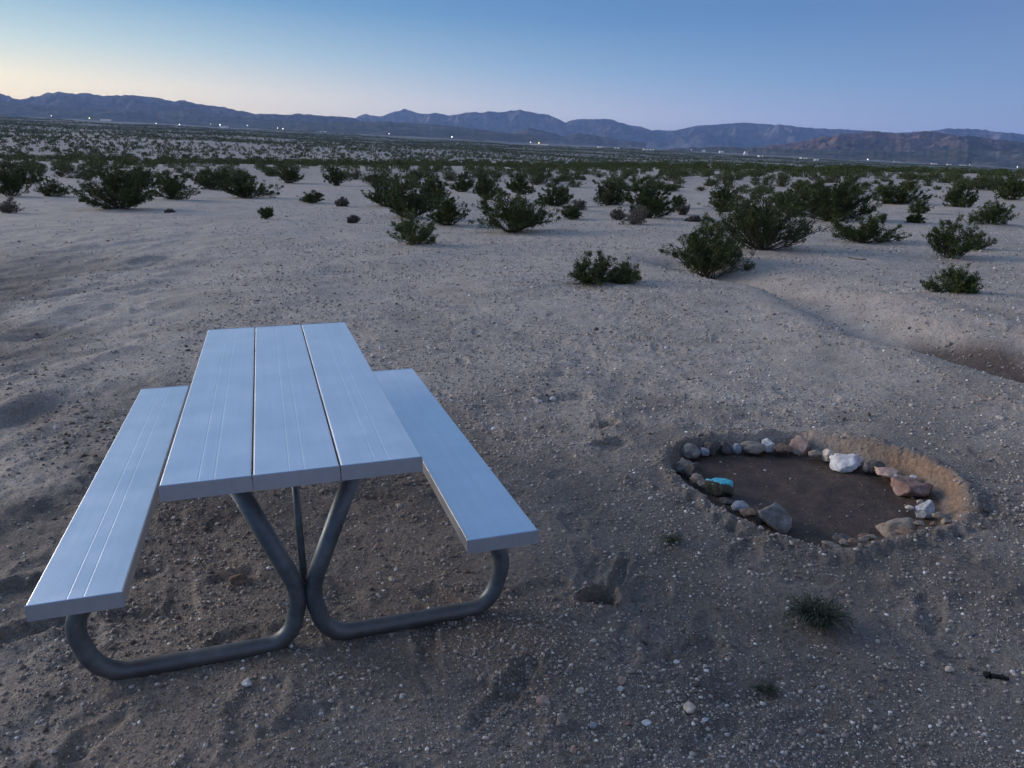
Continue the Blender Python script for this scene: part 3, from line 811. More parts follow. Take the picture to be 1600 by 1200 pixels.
# ------------------------------------------------------------------ picnic table
import bmesh
PW, TT, TZ, TL = 0.2413, 0.0465, 0.76, 2.2257
GAP = 0.0057
def board(name, x0, z_top, parent, m=M_BOARD):
    """extruded aluminium plank along y, with a shallow ribbed strip down its middle"""
    z1 = z_top; z0 = z_top - TT
    c = x0 + PW * 0.5
    e = 0.004; g = 0.00045
    prof = [(x0 + e, z1), ]
    # cross-section running left to right over the top
    def groove(xc, w): return [(xc - w, z1), (xc - w * 0.5, z1 - g), (xc + w * 0.5, z1 - g), (xc + w, z1)]
    prof = [(x0, z0), (x0, z1 - e), (x0 + e * 0.35, z1 - e * 0.35), (x0 + e, z1)]
    for xc in (c - 0.021, c + 0.021): prof += groove(xc, 0.0026)
    prof += [(x0 + PW - e, z1), (x0 + PW - e * 0.35, z1 - e * 0.35), (x0 + PW, z1 - e), (x0 + PW, z0), (x0 + PW - 0.012, z0), (x0 + PW - 0.012, z0 + 0.004), (x0 + 0.012, z0 + 0.004), (x0 + 0.012, z0)]
    bm = bmesh.new()
    a = [bm.verts.new((x, 0.004, z)) for x, z in prof]; b = [bm.verts.new((x, TL - 0.004, z)) for x, z in prof]
    n = len(prof)
    for i in range(n): bm.faces.new((a[i], b[i], b[(i + 1) % n], a[(i + 1) % n]))
    bm.faces.new(a[::-1]); bm.faces.new(b)
    bmesh.ops.recalc_face_normals(bm, faces=bm.faces)
    me = bpy.data.meshes.new(name); bm.to_mesh(me); bm.free()
    o = obj(name, me, m, parent)
    for (ya, yb) in ((-0.003, 0.004), (TL - 0.004, TL + 0.003)):
        bm = bmesh.new(); box_bm(bm, x0 - 0.0012, x0 + PW + 0.0012, ya, yb, z0 - 0.001, z1 + 0.0012)
        bmesh.ops.bevel(bm, geom=bm.edges[:], offset=0.0016, segments=2, affect='EDGES')
        me = bpy.data.meshes.new('end_cap'); bm.to_mesh(me); bm.free()
        obj('end_cap', me, M_CAP, o)
    return o

table = empty('picnic_table', (0, 0, 0))
tag(table, 'aluminium picnic table with three blue-grey top planks and two attached benches', 'picnic table')
for k in range(3):
    board('table_plank', -1.5 * PW - GAP + k * (PW + GAP), TZ, table)
SZ = TZ - 0.3042
board('bench_plank', -0.4961 - PW, SZ, table)
board('bench_plank', 0.5071, SZ, table)

def smooth_path(pts, n=14, it=3):
    p = np.array(pts, float)
    for _ in range(it):
        q = [p[0]]
        for a, b in zip(p[:-1], p[1:]): q += [a * 0.75 + b * 0.25, a * 0.25 + b * 0.75]
        q.append(p[-1]); p = np.array(q)
    return p

def pipe(name, pts, r, parent, sides=20, m=M_TUBE, it=3):
    p = smooth_path(pts, it=it)
    v, f, ex = tube_arrays(p, r, sides, True)
    bm = bmesh.new()
    vs = [bm.verts.new(q) for q in v]
    for q in f: bm.faces.new([vs[i] for i in q]).smooth = True
    for q in ex:
        try: bm.faces.new([vs[i] for i in q])
        except ValueError: pass
    bmesh.ops.recalc_face_normals(bm, faces=bm.faces)
    me = bpy.data.meshes.new(name); bm.to_mesh(me); bm.free()
    return obj(name, me, m, parent)

def rounded(points, rad, seg=9):
    """polyline with circular-looking fillets"""
    P_ = [np.array(p, float) for p in points]; out = [P_[0]]
    for a, b, c, r in zip(P_[:-2], P_[1:-1], P_[2:], rad):
        u = (a - b) / np.linalg.norm(a - b); w = (c - b) / np.linalg.norm(c - b)
        ang = math.acos(np.clip(u @ w, -1, 1)); t = r / math.tan(ang / 2)
        p0 = b + u * t; p1 = b + w * t
        bis = (u + w) / np.linalg.norm(u + w); cen = b + bis * r / math.sin(ang / 2)
        v0 = p0 - cen; v1 = p1 - cen; om = math.acos(np.clip(v0 @ v1 / r ** 2, -1, 1))
        for k in range(seg + 1):
            s = k / seg
            out.append(cen + (math.sin((1 - s) * om) * v0 + math.sin(s * om) * v1) / math.sin(om))
    out.append(P_[-1])
    return out

def leg_frame(yf):
    for s in (-1, 1):
        xs = 0.627 if s > 0 else 0.615
        pts = rounded([(s * 0.222, yf, TZ - TT - 0.004), (s * 0.018, yf, 0.205), (s * 0.062, yf, 0.016), (s * 0.66, yf, 0.016), (s * 0.715, yf, 0.20), (s * xs, yf, SZ - TT - 0.006)],
                      [0.20, 0.105, 0.125, 0.13])
        pipe('leg_frame', pts, 0.0302, table, 22, it=0)
        # saddle plates where the pipe is bolted under the planks
        for (xc, zt) in ((s * 0.222, TZ - TT), (s * xs, SZ - TT)):
            bm = bmesh.new(); box_bm(bm, xc - 0.045, xc + 0.045, yf - 0.03, yf + 0.03, zt - 0.009, zt - 0.002)
            bmesh.ops.bevel(bm, geom=bm.edges[:], offset=0.0015, segments=1, affect='EDGES')
            me = bpy.data.meshes.new('bracket'); bm.to_mesh(me); bm.free(); br = obj('bracket', me, M_TUBE, table)
            mb2 = MB()
            for dy in (-0.018, 0.018):
                v, f = tube_arrays([(xc + 0.034, yf + dy, zt - 0.016), (xc + 0.034, yf + dy, zt - 0.009)], 0.006, 6)
                mb2.add(v, f)
            obj('bolt', mb2.mesh('bolt'), M_BOLT, br)
    # bolt joining the two bent pipes at the hub
    mb2 = MB(); mb2.add(*tube_arrays([(-0.07, yf, 0.165), (0.07, yf, 0.165)], 0.006, 8)); obj('hub_bolt', mb2.mesh('hub_bolt'), M_BOLT, table)
    # cross rail under the top planks
    bm = bmesh.new(); box_bm(bm, -0.34, 0.34, yf - 0.062, yf - 0.034, TZ - TT - 0.028, TZ - TT - 0.002)
    me = bpy.data.meshes.new('cross_rail'); bm.to_mesh(me); bm.free(); obj('cross_rail', me, M_TUBE, table)
YF, YB = 0.285, TL - 0.285
leg_frame(YF); leg_frame(YB)
pipe('brace', [(0.0, YF + 0.035, 0.215), (-0.004, YF + 0.30, TZ - TT - 0.004)], 0.0128, table, 12, it=0)
pipe('brace', [(0.0, YB - 0.035, 0.215), (0.004, YB - 0.30, TZ - TT - 0.004)], 0.0128, table, 12, it=0)

# ------------------------------------------------------------------ rocks
def rock_mesh(seed, sx, sy, sz, angular=0.5, sub=4, bump=0.12):
    rg = np.random.default_rng(seed)
    bm = bmesh.new(); bmesh.ops.create_icosphere(bm, subdivisions=sub, radius=1.0)
    v = np.array([q.co[:] for q in bm.verts])
    # planar cuts for facets
    for k in range(int(5 + 12 * angular)):
        n = rg.normal(0, 1, 3); n /= np.linalg.norm(n); d = rg.uniform(0.50, 0.86) if angular > 0.3 else rg.uniform(0.8, 0.97)
        s = v @ n; over = np.clip(s - d, 0, None)
        v = v - over[:, None] * n * (0.97 if angular > 0.3 else 0.6)
    o = rg.uniform(0, 50)
    q = v * 1.3 + o
    nz = fbm(q[:, 0] + q[:, 2] * 0.7, q[:, 1] - q[:, 2] * 0.9, 2, seed) + 0.5 * fbm(q[:, 0] * 3 + q[:, 2] * 2.1, q[:, 1] * 3 + q[:, 2] * 2.7, 3, seed + 9)
    v = v * (1 + bump * nz)[:, None]
    v /= np.abs(v).max(axis=0)
    v *= np.array([sx, sy, sz])
    for q, c in zip(bm.verts, v): q.co = c
    for f in bm.faces: f.smooth = True
    me = bpy.data.meshes.new('rock'); bm.to_mesh(me); bm.free()
    return me

RM = {
 'grey': rock_material('grey_rock', (0.14, 0.13, 0.125), (0.24, 0.225, 0.21), (0.5, 0.48, 0.45)),
 'dark': rock_material('dark_rock', (0.07, 0.062, 0.06), (0.13, 0.115, 0.11)),
 'blue': rock_material('blue_grey_rock', (0.20, 0.22, 0.25), (0.34, 0.37, 0.41)),
 'brown': rock_material('brown_rock', (0.14, 0.095, 0.07), (0.25, 0.17, 0.12)),
 'pink': rock_material('pink_rock', (0.33, 0.22, 0.18), (0.48, 0.35, 0.29), (0.6, 0.5, 0.44)),
 'white': rock_material('white_quartz', (0.45, 0.43, 0.41), (0.72, 0.72, 0.73), (0.8, 0.79, 0.77)),
 'cream': rock_material('cream_rock', (0.50, 0.42, 0.33), (0.66, 0.59, 0.50)),
 'tan': rock_material('tan_rock', (0.21, 0.17, 0.135), (0.33, 0.275, 0.225)),
 'red': rock_material('red_brown_rock', (0.16, 0.10, 0.085), (0.29, 0.19, 0.16), (0.42, 0.33, 0.29)),
 'pale': rock_material('pale_blue_block', (0.30, 0.30, 0.31), (0.47, 0.49, 0.53)),
 'teal': rock_material('turquoise_painted_rock', (0.055, 0.06, 0.045), (0.12, 0.11, 0.08), scale=20, paint=(0.06, 0.46, 0.57)),
}
def rock(px, py, w, h, col, label, angular=0.5, rot=None, z=-0.04, depth=0.8, seed=None, tilt=0.0, group=None, cat='rock', name='rock', sub=4, bump=0.12):
    p = flat_pt(px, py, z)
    t = np.linalg.norm(p - CAM) / np.linalg.norm(ray(px, py))
    s = t / FPX
    sx = w * s * 0.58; hz = h * s * 0.58
    sy = sx * depth
    # seen from above at ~30 degrees: apparent height mixes height and depth
    el = math.asin((CAM[2] - p[2]) / np.linalg.norm(p - CAM))
    sz = math.sqrt(max((0.45 * hz) ** 2, hz * hz - (sy * math.sin(el)) ** 2)) / math.cos(el)
    sz = min(sz, 1.1 * sx)
    sy = min(sy, math.sqrt(max(hz * hz - (sz * math.cos(el)) ** 2, (0.5 * hz) ** 2)) / math.sin(el))
    sd_ = seed or int(px * 7 + py)
    me = rock_mesh(sd_, sx, sy, sz, angular, sub, bump); me.materials.append(RM[col])
    o = obj(name, me, None, None, tuple(p))
    o.rotation_euler = (0, tilt, -math.atan2(F_[0], F_[1]) if rot is None else rot)
    tag(o, label, cat, group)
    return o

ring = [
 (1079, 707, 31, 26, 'grey', 'mottled grey rock with pale spots at the far left corner of the fire pit', .2, 0),
 (1101, 706, 14, 12, 'blue', 'tiny bluish rock right beside the mottled grey rock', .3, 0),
 (1113, 701, 26, 26, 'dark', 'dark grey upright rock in the back row, third from the left', .4, 0),
 (1134, 700, 21, 18, 'dark', 'darkest low rock of the back row between dark upright and blue-grey ones', .5, 0),
 (1151, 701, 15, 16, 'blue', 'small blue-grey rounded rock in the back row', .3, 0),
 (1175, 699, 37, 19, 'tan', 'long flat grey-brown rock lying in the back row', .3, .05),
 (1201, 697, 25, 20, 'white', 'small whitish rock tapering downward in the back row', .6, 0),
 (1223, 700, 27, 15, 'brown', 'low orange-brown rock left of the pink rounded one', .3, 0),
 (1253, 697, 34, 29, 'pink', 'pinkish rounded rock with a nub on top, tallest in the back row', .35, 0),
 (1274, 709, 19, 12, 'tan', 'small brown rock right of the pink rounded one', .3, 0),
 (1293, 712, 21, 18, 'cream', 'cream white rock touching the big white one', .5, 0),
 (1320, 722, 52, 31, 'white', 'biggest white quartz rock in the fire pit ring', .7, .1),
 (1355, 729, 16, 22, 'pink', 'narrow brownish rock just right of the biggest white rock', .5, 0),
 (1369, 730, 27, 22, 'dark', 'dark rounded rock right of the narrow brownish one', .3, 0),
 (1390, 739, 42, 20, 'pink', 'jagged pink-white rock above the big reddish rock', .9, .2),
 (1402, 746, 15, 7, 'white', 'thin white chip on the left side of the big reddish rock', .6, .2),
 (1425, 747, 15, 8, 'white', 'thin white chip on the right side of the big reddish rock', .6, -.2),
 (1419, 762, 55, 31, 'red', 'big angular reddish rock on the right side of the fire pit', .8, .25),
 (1449, 762, 14, 18, 'red', 'small reddish rock wedged right of the big reddish one', .5, 0),
 (1447, 797, 26, 30, 'pale', 'pale blue-grey blocky rock standing at the near right', .7, 0),
 (1437, 785, 10, 9, 'cream', 'yellowish pebble on the upper left of the pale blocky rock', .4, 0),
 (1421, 793, 12, 7, 'cream', 'small pale stone left of the pale blocky rock', .3, 0),
 (1400, 824, 52, 29, 'tan', 'large grey-tan lumpy rock at the near right of the pit', .5, -.35),
 (1071, 730, 22, 32, 'grey', 'leaning grey slab with a white streak on the left side of the pit', .7, .6),
 (1064, 724, 14, 9, 'white', 'white chip on top of the leaning grey slab', .5, 0),
 (1083, 736, 26, 28, 'dark', 'dark slab leaning inward on the left side of the pit', .6, .6),
 (1092, 750, 28, 18, 'tan', 'tan-grey rock behind the turquoise painted one', .5, .2),
 (1100, 757, 20, 10, 'tan', 'low crumbly tan rock left of the turquoise painted one', .5, .2),
 (1124, 763, 40, 34, 'teal', 'rock with bright turquoise paint on its top', .35, -0.25),
 (1134, 784, 20, 12, 'dark', 'dark low rock below the turquoise painted one', .4, .2),
 (1156, 792, 26, 17, 'blue', 'smooth oval light grey rock left of the big wedge', .05, 0),
 (1172, 802, 30, 15, 'brown', 'dark brown slab between the smooth oval rock and the big wedge', .6, .2),
 (1318, 842, 30, 15, 'dark', 'dark flat rock half sunk in the front lip of the fire pit', .5, 0),
 (1354, 838, 26, 12, 'brown', 'brown flat rock at the front lip left of the large grey-tan lumpy one', .5, 0),
 (1466, 806, 18, 12, 'tan', 'small tan rock right of the pale blocky one', .4, 0),
 (1212, 809, 66, 40, 'grey', 'largest grey wedge-shaped rock on the near left rim of the pit', .75, .35),
]
for (px, py, w_, h_, col, lab, ang_, tl) in ring:
    rock(px, py, w_, h_, col, lab, ang_, z=-0.045, tilt=tl, group='rocks ringing the fire pit')

stones = [
 (375, 908, 30, 20, 'brown', 'brown stone lying under the picnic table left of its legs', .6),
 (385, 1068, 17, 15, 'white', 'triangular white chip in front of the left pipe foot', .95),
 (133, 983, 9, 8, 'tan', 'small pebble by the bend of the left pipe foot', .4),
 (168, 980, 18, 10, 'tan', 'tan stone inside the bend of the left pipe foot', .5),
 (849, 1095, 20, 15, 'pink', 'smooth pinkish round stone in a hollow at bottom centre', .15),
 (878, 1127, 22, 18, 'tan', 'tan angular stone right below the pinkish round one', .7),
 (907, 1080, 12, 13, 'cream', 'yellowish stone right of the pinkish round one', .6),
 (889, 1049, 10, 10, 'grey', 'round grey pebble above the yellowish stone', .3),
 (926, 1002, 10, 9, 'cream', 'pale angular pebble in the gravel right of the table foot', .8),
 (971, 1064, 11, 13, 'pink', 'pale pink upright pebble at bottom centre right', .4),
 (969, 1076, 9, 8, 'white', 'white pebble just below the pale pink upright one', .4),
 (982, 1130, 9, 17, 'red', 'narrow red stone standing on end at the bottom', .5),
 (1010, 1129, 14, 8, 'white', 'white oval pebble right of the narrow red stone', .1),
 (927, 1133, 11, 8, 'blue', 'flat bluish pebble left of the narrow red stone', .2),
 (1077, 1107, 19, 15, 'cream', 'cream stone half sunk in a hollow at lower right of centre', .5),
 (1102, 1125, 9, 7, 'white', 'white chip below right of the half sunk cream stone', .6),
 (1015, 1161, 8, 14, 'grey', 'pale sliver of stone near the bottom edge', .6),
 (896, 1171, 10, 11, 'pink', 'pinkish pebble near the bottom edge below the tan angular stone', .4),
 (911, 1185, 10, 12, 'tan', 'brownish pebble lowest near the bottom edge', .4),
 (1057, 1034, 9, 6, 'white', 'flat white pebble in the bare patch right of centre', .2),
 (1020, 1052, 10, 7, 'grey', 'greyish flat pebble left of the flat white one', .3),
 (1484, 1046, 11, 13, 'cream', 'yellowish pebble left of the charred stick', .6),
 (1515, 990, 12, 7, 'grey', 'long grey pebble above the charred stick', .3),
 (1366, 1055, 9, 4, 'white', 'small flat white pebble below the green weed', .2),
 (1280, 1083, 8, 6, 'white', 'bright white pebble far below the green weed', .3),
 (612, 905, 10, 9, 'cream', 'cream pebble beneath the right side of the table', .5),
 (590, 855, 12, 9, 'pink', 'pink-cream pebble beneath the table top right of the brace', .6),
 (606, 831, 9, 9, 'white', 'whitish pebble beneath the table behind the right leg', .5),
 (432, 1052, 8, 9, 'cream', 'cream pebble just in front of the two pipe bends', .4),
 (716, 920, 9, 11, 'pink', 'pink chip inside the bend of the right pipe foot', .6),
 (596, 543, 7, 9, 'white', 'white upright chip behind the table to its right', .7),
 (838, 618, 22, 10, 'tan', 'tan clod at the left end of the scuffed patch', .5),
 (842, 628, 10, 7, 'white', 'white pebble in the scuffed patch, left one', .4),
 (864, 623, 9, 7, 'white', 'white pebble in the scuffed patch, right one', .3),
 (1562, 652, 12, 6, 'cream', 'elongated pale stone right of the fire pit, upper one', .5),
 (1541, 718, 14, 7, 'grey', 'flat grey stone right of the fire pit, lower one', .4),
 (1392, 469, 7, 5, 'white', 'first white stone of the row along the sandy track', .4),
 (1432, 474, 10, 6, 'grey', 'grey stone of the row along the sandy track', .4),
 (1414, 474, 8, 4, 'white', 'flat white stone between the first two on the track', .4),
 (1464, 489, 9, 6, 'white', 'white stone in the middle of the row along the track', .4),
 (1489, 498, 8, 6, 'white', 'left of the two paired white stones along the track', .4),
 (1497, 499, 8, 5, 'cream', 'right of the two paired white stones along the track', .4),
 (1566, 507, 14, 5, 'white', 'long flat white stone by the dark hollow at the right edge', .3),
 (1550, 529, 14, 8, 'cream', 'cream stone on the lip of the dark hollow', .5),
 (1548, 565, 9, 5, 'white', 'white pebble on the near edge of the dark hollow', .4),
 (1352, 510, 8, 5, 'white', 'white pebble on the gravel bank near its crest', .4),
 (1397, 525, 9, 4, 'cream', 'flat pale pebble on the crest of the gravel bank', .3),
 (1291, 480, 7, 6, 'grey', 'light pebble on the gravel bank, farthest left one', .3),
]
for (px, py, w_, h_, col, lab, ang_) in stones:
    g_, t_ = on_ground(px, py + h_ * 0.25)
    rock(px, py, w_, h_, col, lab, ang_, z=float(g_[2]) + 0.002, rot=random.uniform(-.5, .5), name='stone', cat='stone', group='loose stones on the sand', sub=3)
clods = [(1285, 862, 18, 10), (1300, 853, 26, 15), (1318, 848, 14, 9), (1334, 845, 16, 8), (1350, 842, 20, 10), (1362, 838, 14, 7), (1418, 833, 30, 14), (1436, 818, 16, 10), (1480, 815, 14, 11), (1459, 818, 12, 9), (1505, 820, 14, 9), (1518, 806, 12, 8), (1526, 800, 16, 9), (1535, 812, 10, 8), (1549, 812, 12, 9), (1512, 796, 12, 8), (1498, 818, 16, 8), (1524, 823, 10, 7), (1540, 798, 9, 7)]
for k, (px, py, w_, h_) in enumerate(clods):
    at_ = 'on the near lip of the fire pit' if px < 1470 else 'in the pile right of the fire pit'
    rock(px, py, w_, h_, 'tan' if k % 3 else 'brown', 'crumbly brown dirt clod ' + at_, .6, z=0.0, name='dirt_clod', cat='dirt clod', group='dirt clods ' + at_, sub=3, bump=0.2)

# gravel: countless
def gravel():
    rg = np.random.default_rng(21)
    n = 340000
    base = math.atan2(F_[0], F_[1])
    d = 1.5 * (46 / 1.5) ** (rg.random(n) ** 0.9)
    a = base + np.radians(rg.uniform(-40, 40, n))
    x = CAM[0] + d * np.sin(a); y = CAM[1] + d * np.cos(a)
    patch = 1.2 * vn(x / 1.1, y / 1.1, 140) + 0.8 * vn(x / 0.30, y / 0.30, 141) + 0.25 * sstep(-0.8, 1.0, x)
    r, th = pit_r(x, y)
    k = (patch > rg.uniform(-1.5, 0.8, n)) & (rg.random(n) < 1 - 0.9 * sstep(9, 40, d)) & ((r > 1.9) | (rg.random(n) < 0.06)) & ~((x < -0.9) & (rg.random(n) < 0.6))
    x, y, d = x[k], y[k], d[k]
    n = len(x)
    s = 0.0013 * d ** 0.55 * (0.65 + 3.2 * rg.random(n) ** 7) + 0.0009
    big = rg.random(n) < 0.012; s[big] *= 1.8
    z = HP(x, y)
    # follow the fine relief of the ground sheet
    bm = bmesh.new(); bmesh.ops.create_icosphere(bm, subdivisions=1, radius=1.0)
    v0 = np.array([q.co[:] for q in bm.verts]); f0 = np.array([[q.index for q in f.verts] for f in bm.faces]); bm.free()
    T = [v0 * (1 + 0.30 * rg.normal(0, 1, (len(v0), 1))) * rg.uniform(0.6, 1.2, (1, 3)) for _ in range(24)]
    ti = rg.integers(24, size=n); T = np.array(T)
    V = T[ti]                                         # n,12,3
    an = rg.uniform(0, 6.28, n); ca, sa = np.cos(an)[:, None], np.sin(an)[:, None]
    X = V[:, :, 0] * ca - V[:, :, 1] * sa; Y = V[:, :, 0] * sa + V[:, :, 1] * ca
    V = np.stack([X, Y, V[:, :, 2] * 0.75], -1) * s[:, None, None]
    return x, y, z, s, V, f0, n
gx, gy, gz, gs, GV, gf, gn = gravel()
# drop the gravel onto the real sheet
from mathutils.bvhtree import BVHTree
def drop(xs, ys):
    me = ground.data
    nv = len(me.vertices); co = np.empty(nv * 3, np.float32); me.vertices.foreach_get('co', co); co = co.reshape(-1, 3)
    # polar lookup: rings and bearings of the sheet
    rr = np.hypot(co[:, 0] - CAM[0], co[:, 1] - CAM[1])
    return co, rr
_co, _rr = drop(gx, gy)
_nA = len(np.radians(np.arange(-42, 42, 0.092))) + len(np.radians(np.arange(42, 318, 3.0)))
_ring = _rr[:-1:_nA][: (len(_rr) - 1) // _nA]
_Z = _co[:-1, 2].reshape(-1, _nA)
def sheet_z(xs, ys):
    base = math.atan2(F_[0], F_[1])
    d = np.hypot(xs - CAM[0], ys - CAM[1]); a = np.arctan2(xs - CAM[0], ys - CAM[1]) - base
    i = np.clip(np.searchsorted(_ring, d) - 1, 0, len(_ring) - 2); fi = np.clip((d - _ring[i]) / (_ring[i + 1] - _ring[i]), 0, 1)
    j = (a - math.radians(-42)) / math.radians(0.092); j0 = np.clip(j.astype(int), 0, _nA - 2); fj = np.clip(j - j0, 0, 1)
    return (_Z[i, j0] * (1 - fj) + _Z[i, j0 + 1] * fj) * (1 - fi) + (_Z[i + 1, j0] * (1 - fj) + _Z[i + 1, j0 + 1] * fj) * fi
gz = sheet_z(gx, gy)
V = GV + np.stack([gx, gy, gz + gs * 0.15], -1)[:, None]
Fg = (gf[None] + (np.arange(gn) * 12)[:, None, None]).reshape(-1, 3)
me = mesh_from('gravel', V.reshape(-1, 3), Fg)
def gravel_material():
    m, nt, b = mat('gravel')
    geo = nt.nodes.new('ShaderNodeNewGeometry')
    c = ramp(nt, [(0.0, (0.19, 0.16, 0.135)), (0.35, (0.29, 0.245, 0.21)), (0.75, (0.42, 0.37, 0.32)), (0.94, (0.52, 0.47, 0.42)), (1.0, (0.84, 0.81, 0.77))], geo.outputs['Random Per Island']).outputs[0]
    nt.links.new(c, b.inputs['Base Color']); b.inputs['Roughness'].default_value = 0.8
    return m
me.materials.append(gravel_material())
tag(obj('gravel', me), 'loose gravel strewn over the sand', 'gravel', kind='stuff')
def crumbs():
    rg = np.random.default_rng(31); base = math.atan2(F_[0], F_[1]); n = 16000
    d = 1.6 * (14 / 1.6) ** (rg.random(n) ** 0.8); a = base + np.radians(rg.uniform(-40, 40, n))
    x = CAM[0] + d * np.sin(a); y = CAM[1] + d * np.cos(a); r, th = pit_r(x, y)
    p = 0.10 + 0.5 * (x < -0.7) * (y < 6) + 0.25 * (np.abs(x) < 0.8) * (y < 2.2) + 1.0 * np.exp(-((r - 2.15) / 0.35) ** 2)
    for (px, py, sg) in ((862, 622, 0.22), (1100, 1050, 0.3), (950, 680, 0.2), (940, 930, 0.15), (1330, 640, 0.3)):
        q = flat_pt(px, py); p = p + 0.9 * np.exp(-((x - q[0]) ** 2 + (y - q[1]) ** 2) / sg ** 2)
    p = p * np.clip(0.5 + 1.2 * vn(x / 0.6, y / 0.6, 411), 0, 1.5)
    k = (rg.random(n) < p) & ((r > 1.2) | (rg.random(n) < 0.3)); x, y, d = x[k], y[k], d[k]; n = len(x)
    s = 0.0016 * d ** 0.6 * (1 + 3.5 * rg.random(n) ** 3) + 0.002
    T = np.array([_ico * (1 + 0.28 * rg.normal(0, 1, (12, 1))) * rg.uniform(0.6, 1.25, (1, 3)) for _ in range(24)])
    Vv = T[rg.integers(24, size=n)]; an = rg.uniform(0, 6.28, n); c_, s_ = np.cos(an)[:, None], np.sin(an)[:, None]
    Vv = np.stack([Vv[:, :, 0] * c_ - Vv[:, :, 1] * s_, Vv[:, :, 0] * s_ + Vv[:, :, 1] * c_, Vv[:, :, 2] * 0.7], -1) * s[:, None, None]
    Vv = Vv + np.stack([x, y, sheet_z(x, y) + s * 0.1], -1)[:, None]
    me = mesh_from('dirt_crumbs', Vv.reshape(-1, 3), (gf[None] + (np.arange(n) * 12)[:, None, None]).reshape(-1, 3))
    m, nt, b = mat('dirt_crumb'); geo = nt.nodes.new('ShaderNodeNewGeometry')
    nt.links.new(ramp(nt, [(0, (0.10, 0.075, 0.06)), (0.6, (0.20, 0.155, 0.125)), (1, (0.30, 0.24, 0.20))], geo.outputs['Random Per Island']).outputs[0], b.inputs['Base Color'])
    b.inputs['Roughness'].default_value = 0.95
    me.materials.append(m); tag(obj('dirt_crumbs', me), 'small dark crumbs of dry dirt scattered on the sand', 'dirt', kind='stuff')
_bm = bmesh.new(); bmesh.ops.create_icosphere(_bm, subdivisions=1, radius=1.0); _ico = np.array([q.co[:] for q in _bm.verts]); _bm.free()
crumbs()

# ------------------------------------------------------------------ weeds, sticks
def weed(px, py, w, h, label, n, seed):
    rg = np.random.default_rng(seed)
    p, t = on_ground(px, py); p[2] = float(sheet_z(np.array([p[0]]), np.array([p[1]]))[0])
    s = t / FPX
    W_, H_ = w * s / 2, h * s * 0.55
    blades = MB()
    for i in range(n):
        az = rg.uniform(0, 6.28); k = rg.random() ** 0.5
        b0 = np.array([math.cos(az), math.sin(az), 0]) * W_ * 0.35 * rg.random()
        e = np.array([math.cos(az) * W_ * k, math.sin(az) * W_ * k, H_ * rg.uniform(0.25, 1) * (1.1 - 0.6 * k)])
        tt = np.linspace(0, 1, 6)[:, None]
        c = b0 * (1 - tt) + e * tt + np.array([0, 0, H_ * 0.5]) * (tt * (1 - tt)) * 1.6 + rg.normal(0, 0.003, (6, 3)) * tt
        blades.add(*tube_arrays(c, np.linspace(0.0013, 0.0006, 6), 3))
        if i % 2 == 0:
            cc = c[rg.integers(2, 6, 5)] + rg.normal(0, 0.003, (5, 3))
            blades.add(*leaf_quads(cc, np.tile(c[-1] - c[0], (5, 1)) / (np.linalg.norm(c[-1] - c[0]) + 1e-6), 0.013, 0.0045, rg))
    me = blades.mesh('weed'); me.materials.append(M_WEED)
    o = obj('weed', me, None, None, tuple(p)); tag(o, label, 'weed', 'low weeds on the sand')
M_WEED = leaf_material('weed_green', (0.035, 0.048, 0.032), (0.085, 0.105, 0.075))
weed(1277, 975, 108, 84, 'dark green wiry weed growing in the gravel below the fire pit', 420, 61)
weed(1048, 848, 44, 30, 'tiny sparse weed left below the fire pit', 60, 62)
weed(1195, 1078, 40, 34, 'little brownish weed low in the gravel near the bottom', 40, 63)

def stick(pts, r, label, name='stick', m=M_STEM, seed=3):
    rg = np.random.default_rng(seed)
    P_ = []
    for (px, py) in pts:
        g_, t_ = on_ground(px, py); P_.append((g_[0], g_[1], float(sheet_z(np.array([g_[0]]), np.array([g_[1]]))[0]) + r * 0.6))
    c = np.array(smooth_path(P_, it=2)); c += rg.normal(0, r * 0.3, c.shape)
    mb_ = MB(); mb_.add(*tube_arrays(c, r * np.linspace(1.1, 0.55, len(c)), 6))
    me = mb_.mesh(name, True); me.materials.append(m)
    tag(obj(name, me), label, 'stick')
M_CHAR = plain('charred_wood', (0.012, 0.011, 0.010), 0.9, var=0.5, scale=60)
stick([(1538, 1051), (1556, 1057), (1574, 1063)], 0.011, 'short black charred stick lying at the lower right', 'charred_stick', M_CHAR)
M_DRYSTICK = plain('weathered_stick', (0.22, 0.18, 0.15), 0.9, scale=40)
stick([(885, 444), (900, 446), (930, 442), (965, 443), (992, 448)], 0.011, 'long thin fallen branch under the low two-lobed bush', m=M_DRYSTICK)
stick([(1040, 424), (1056, 423), (1072, 425)], 0.008, 'short twig left of the tall ragged bush', m=M_DRYSTICK)
stick([(1325, 405), (1340, 408), (1353, 409)], 0.015, 'dark stick on the sand in front of the low wide bush')
stick([(153, 774), (163, 786), (157, 797)], 0.003, 'thin curved pale twig left of the left bench', m=M_DRYSTICK)
stick([(150, 716), (135, 713), (128, 718)], 0.008, 'dark bit of wood left of the left bench near its middle')

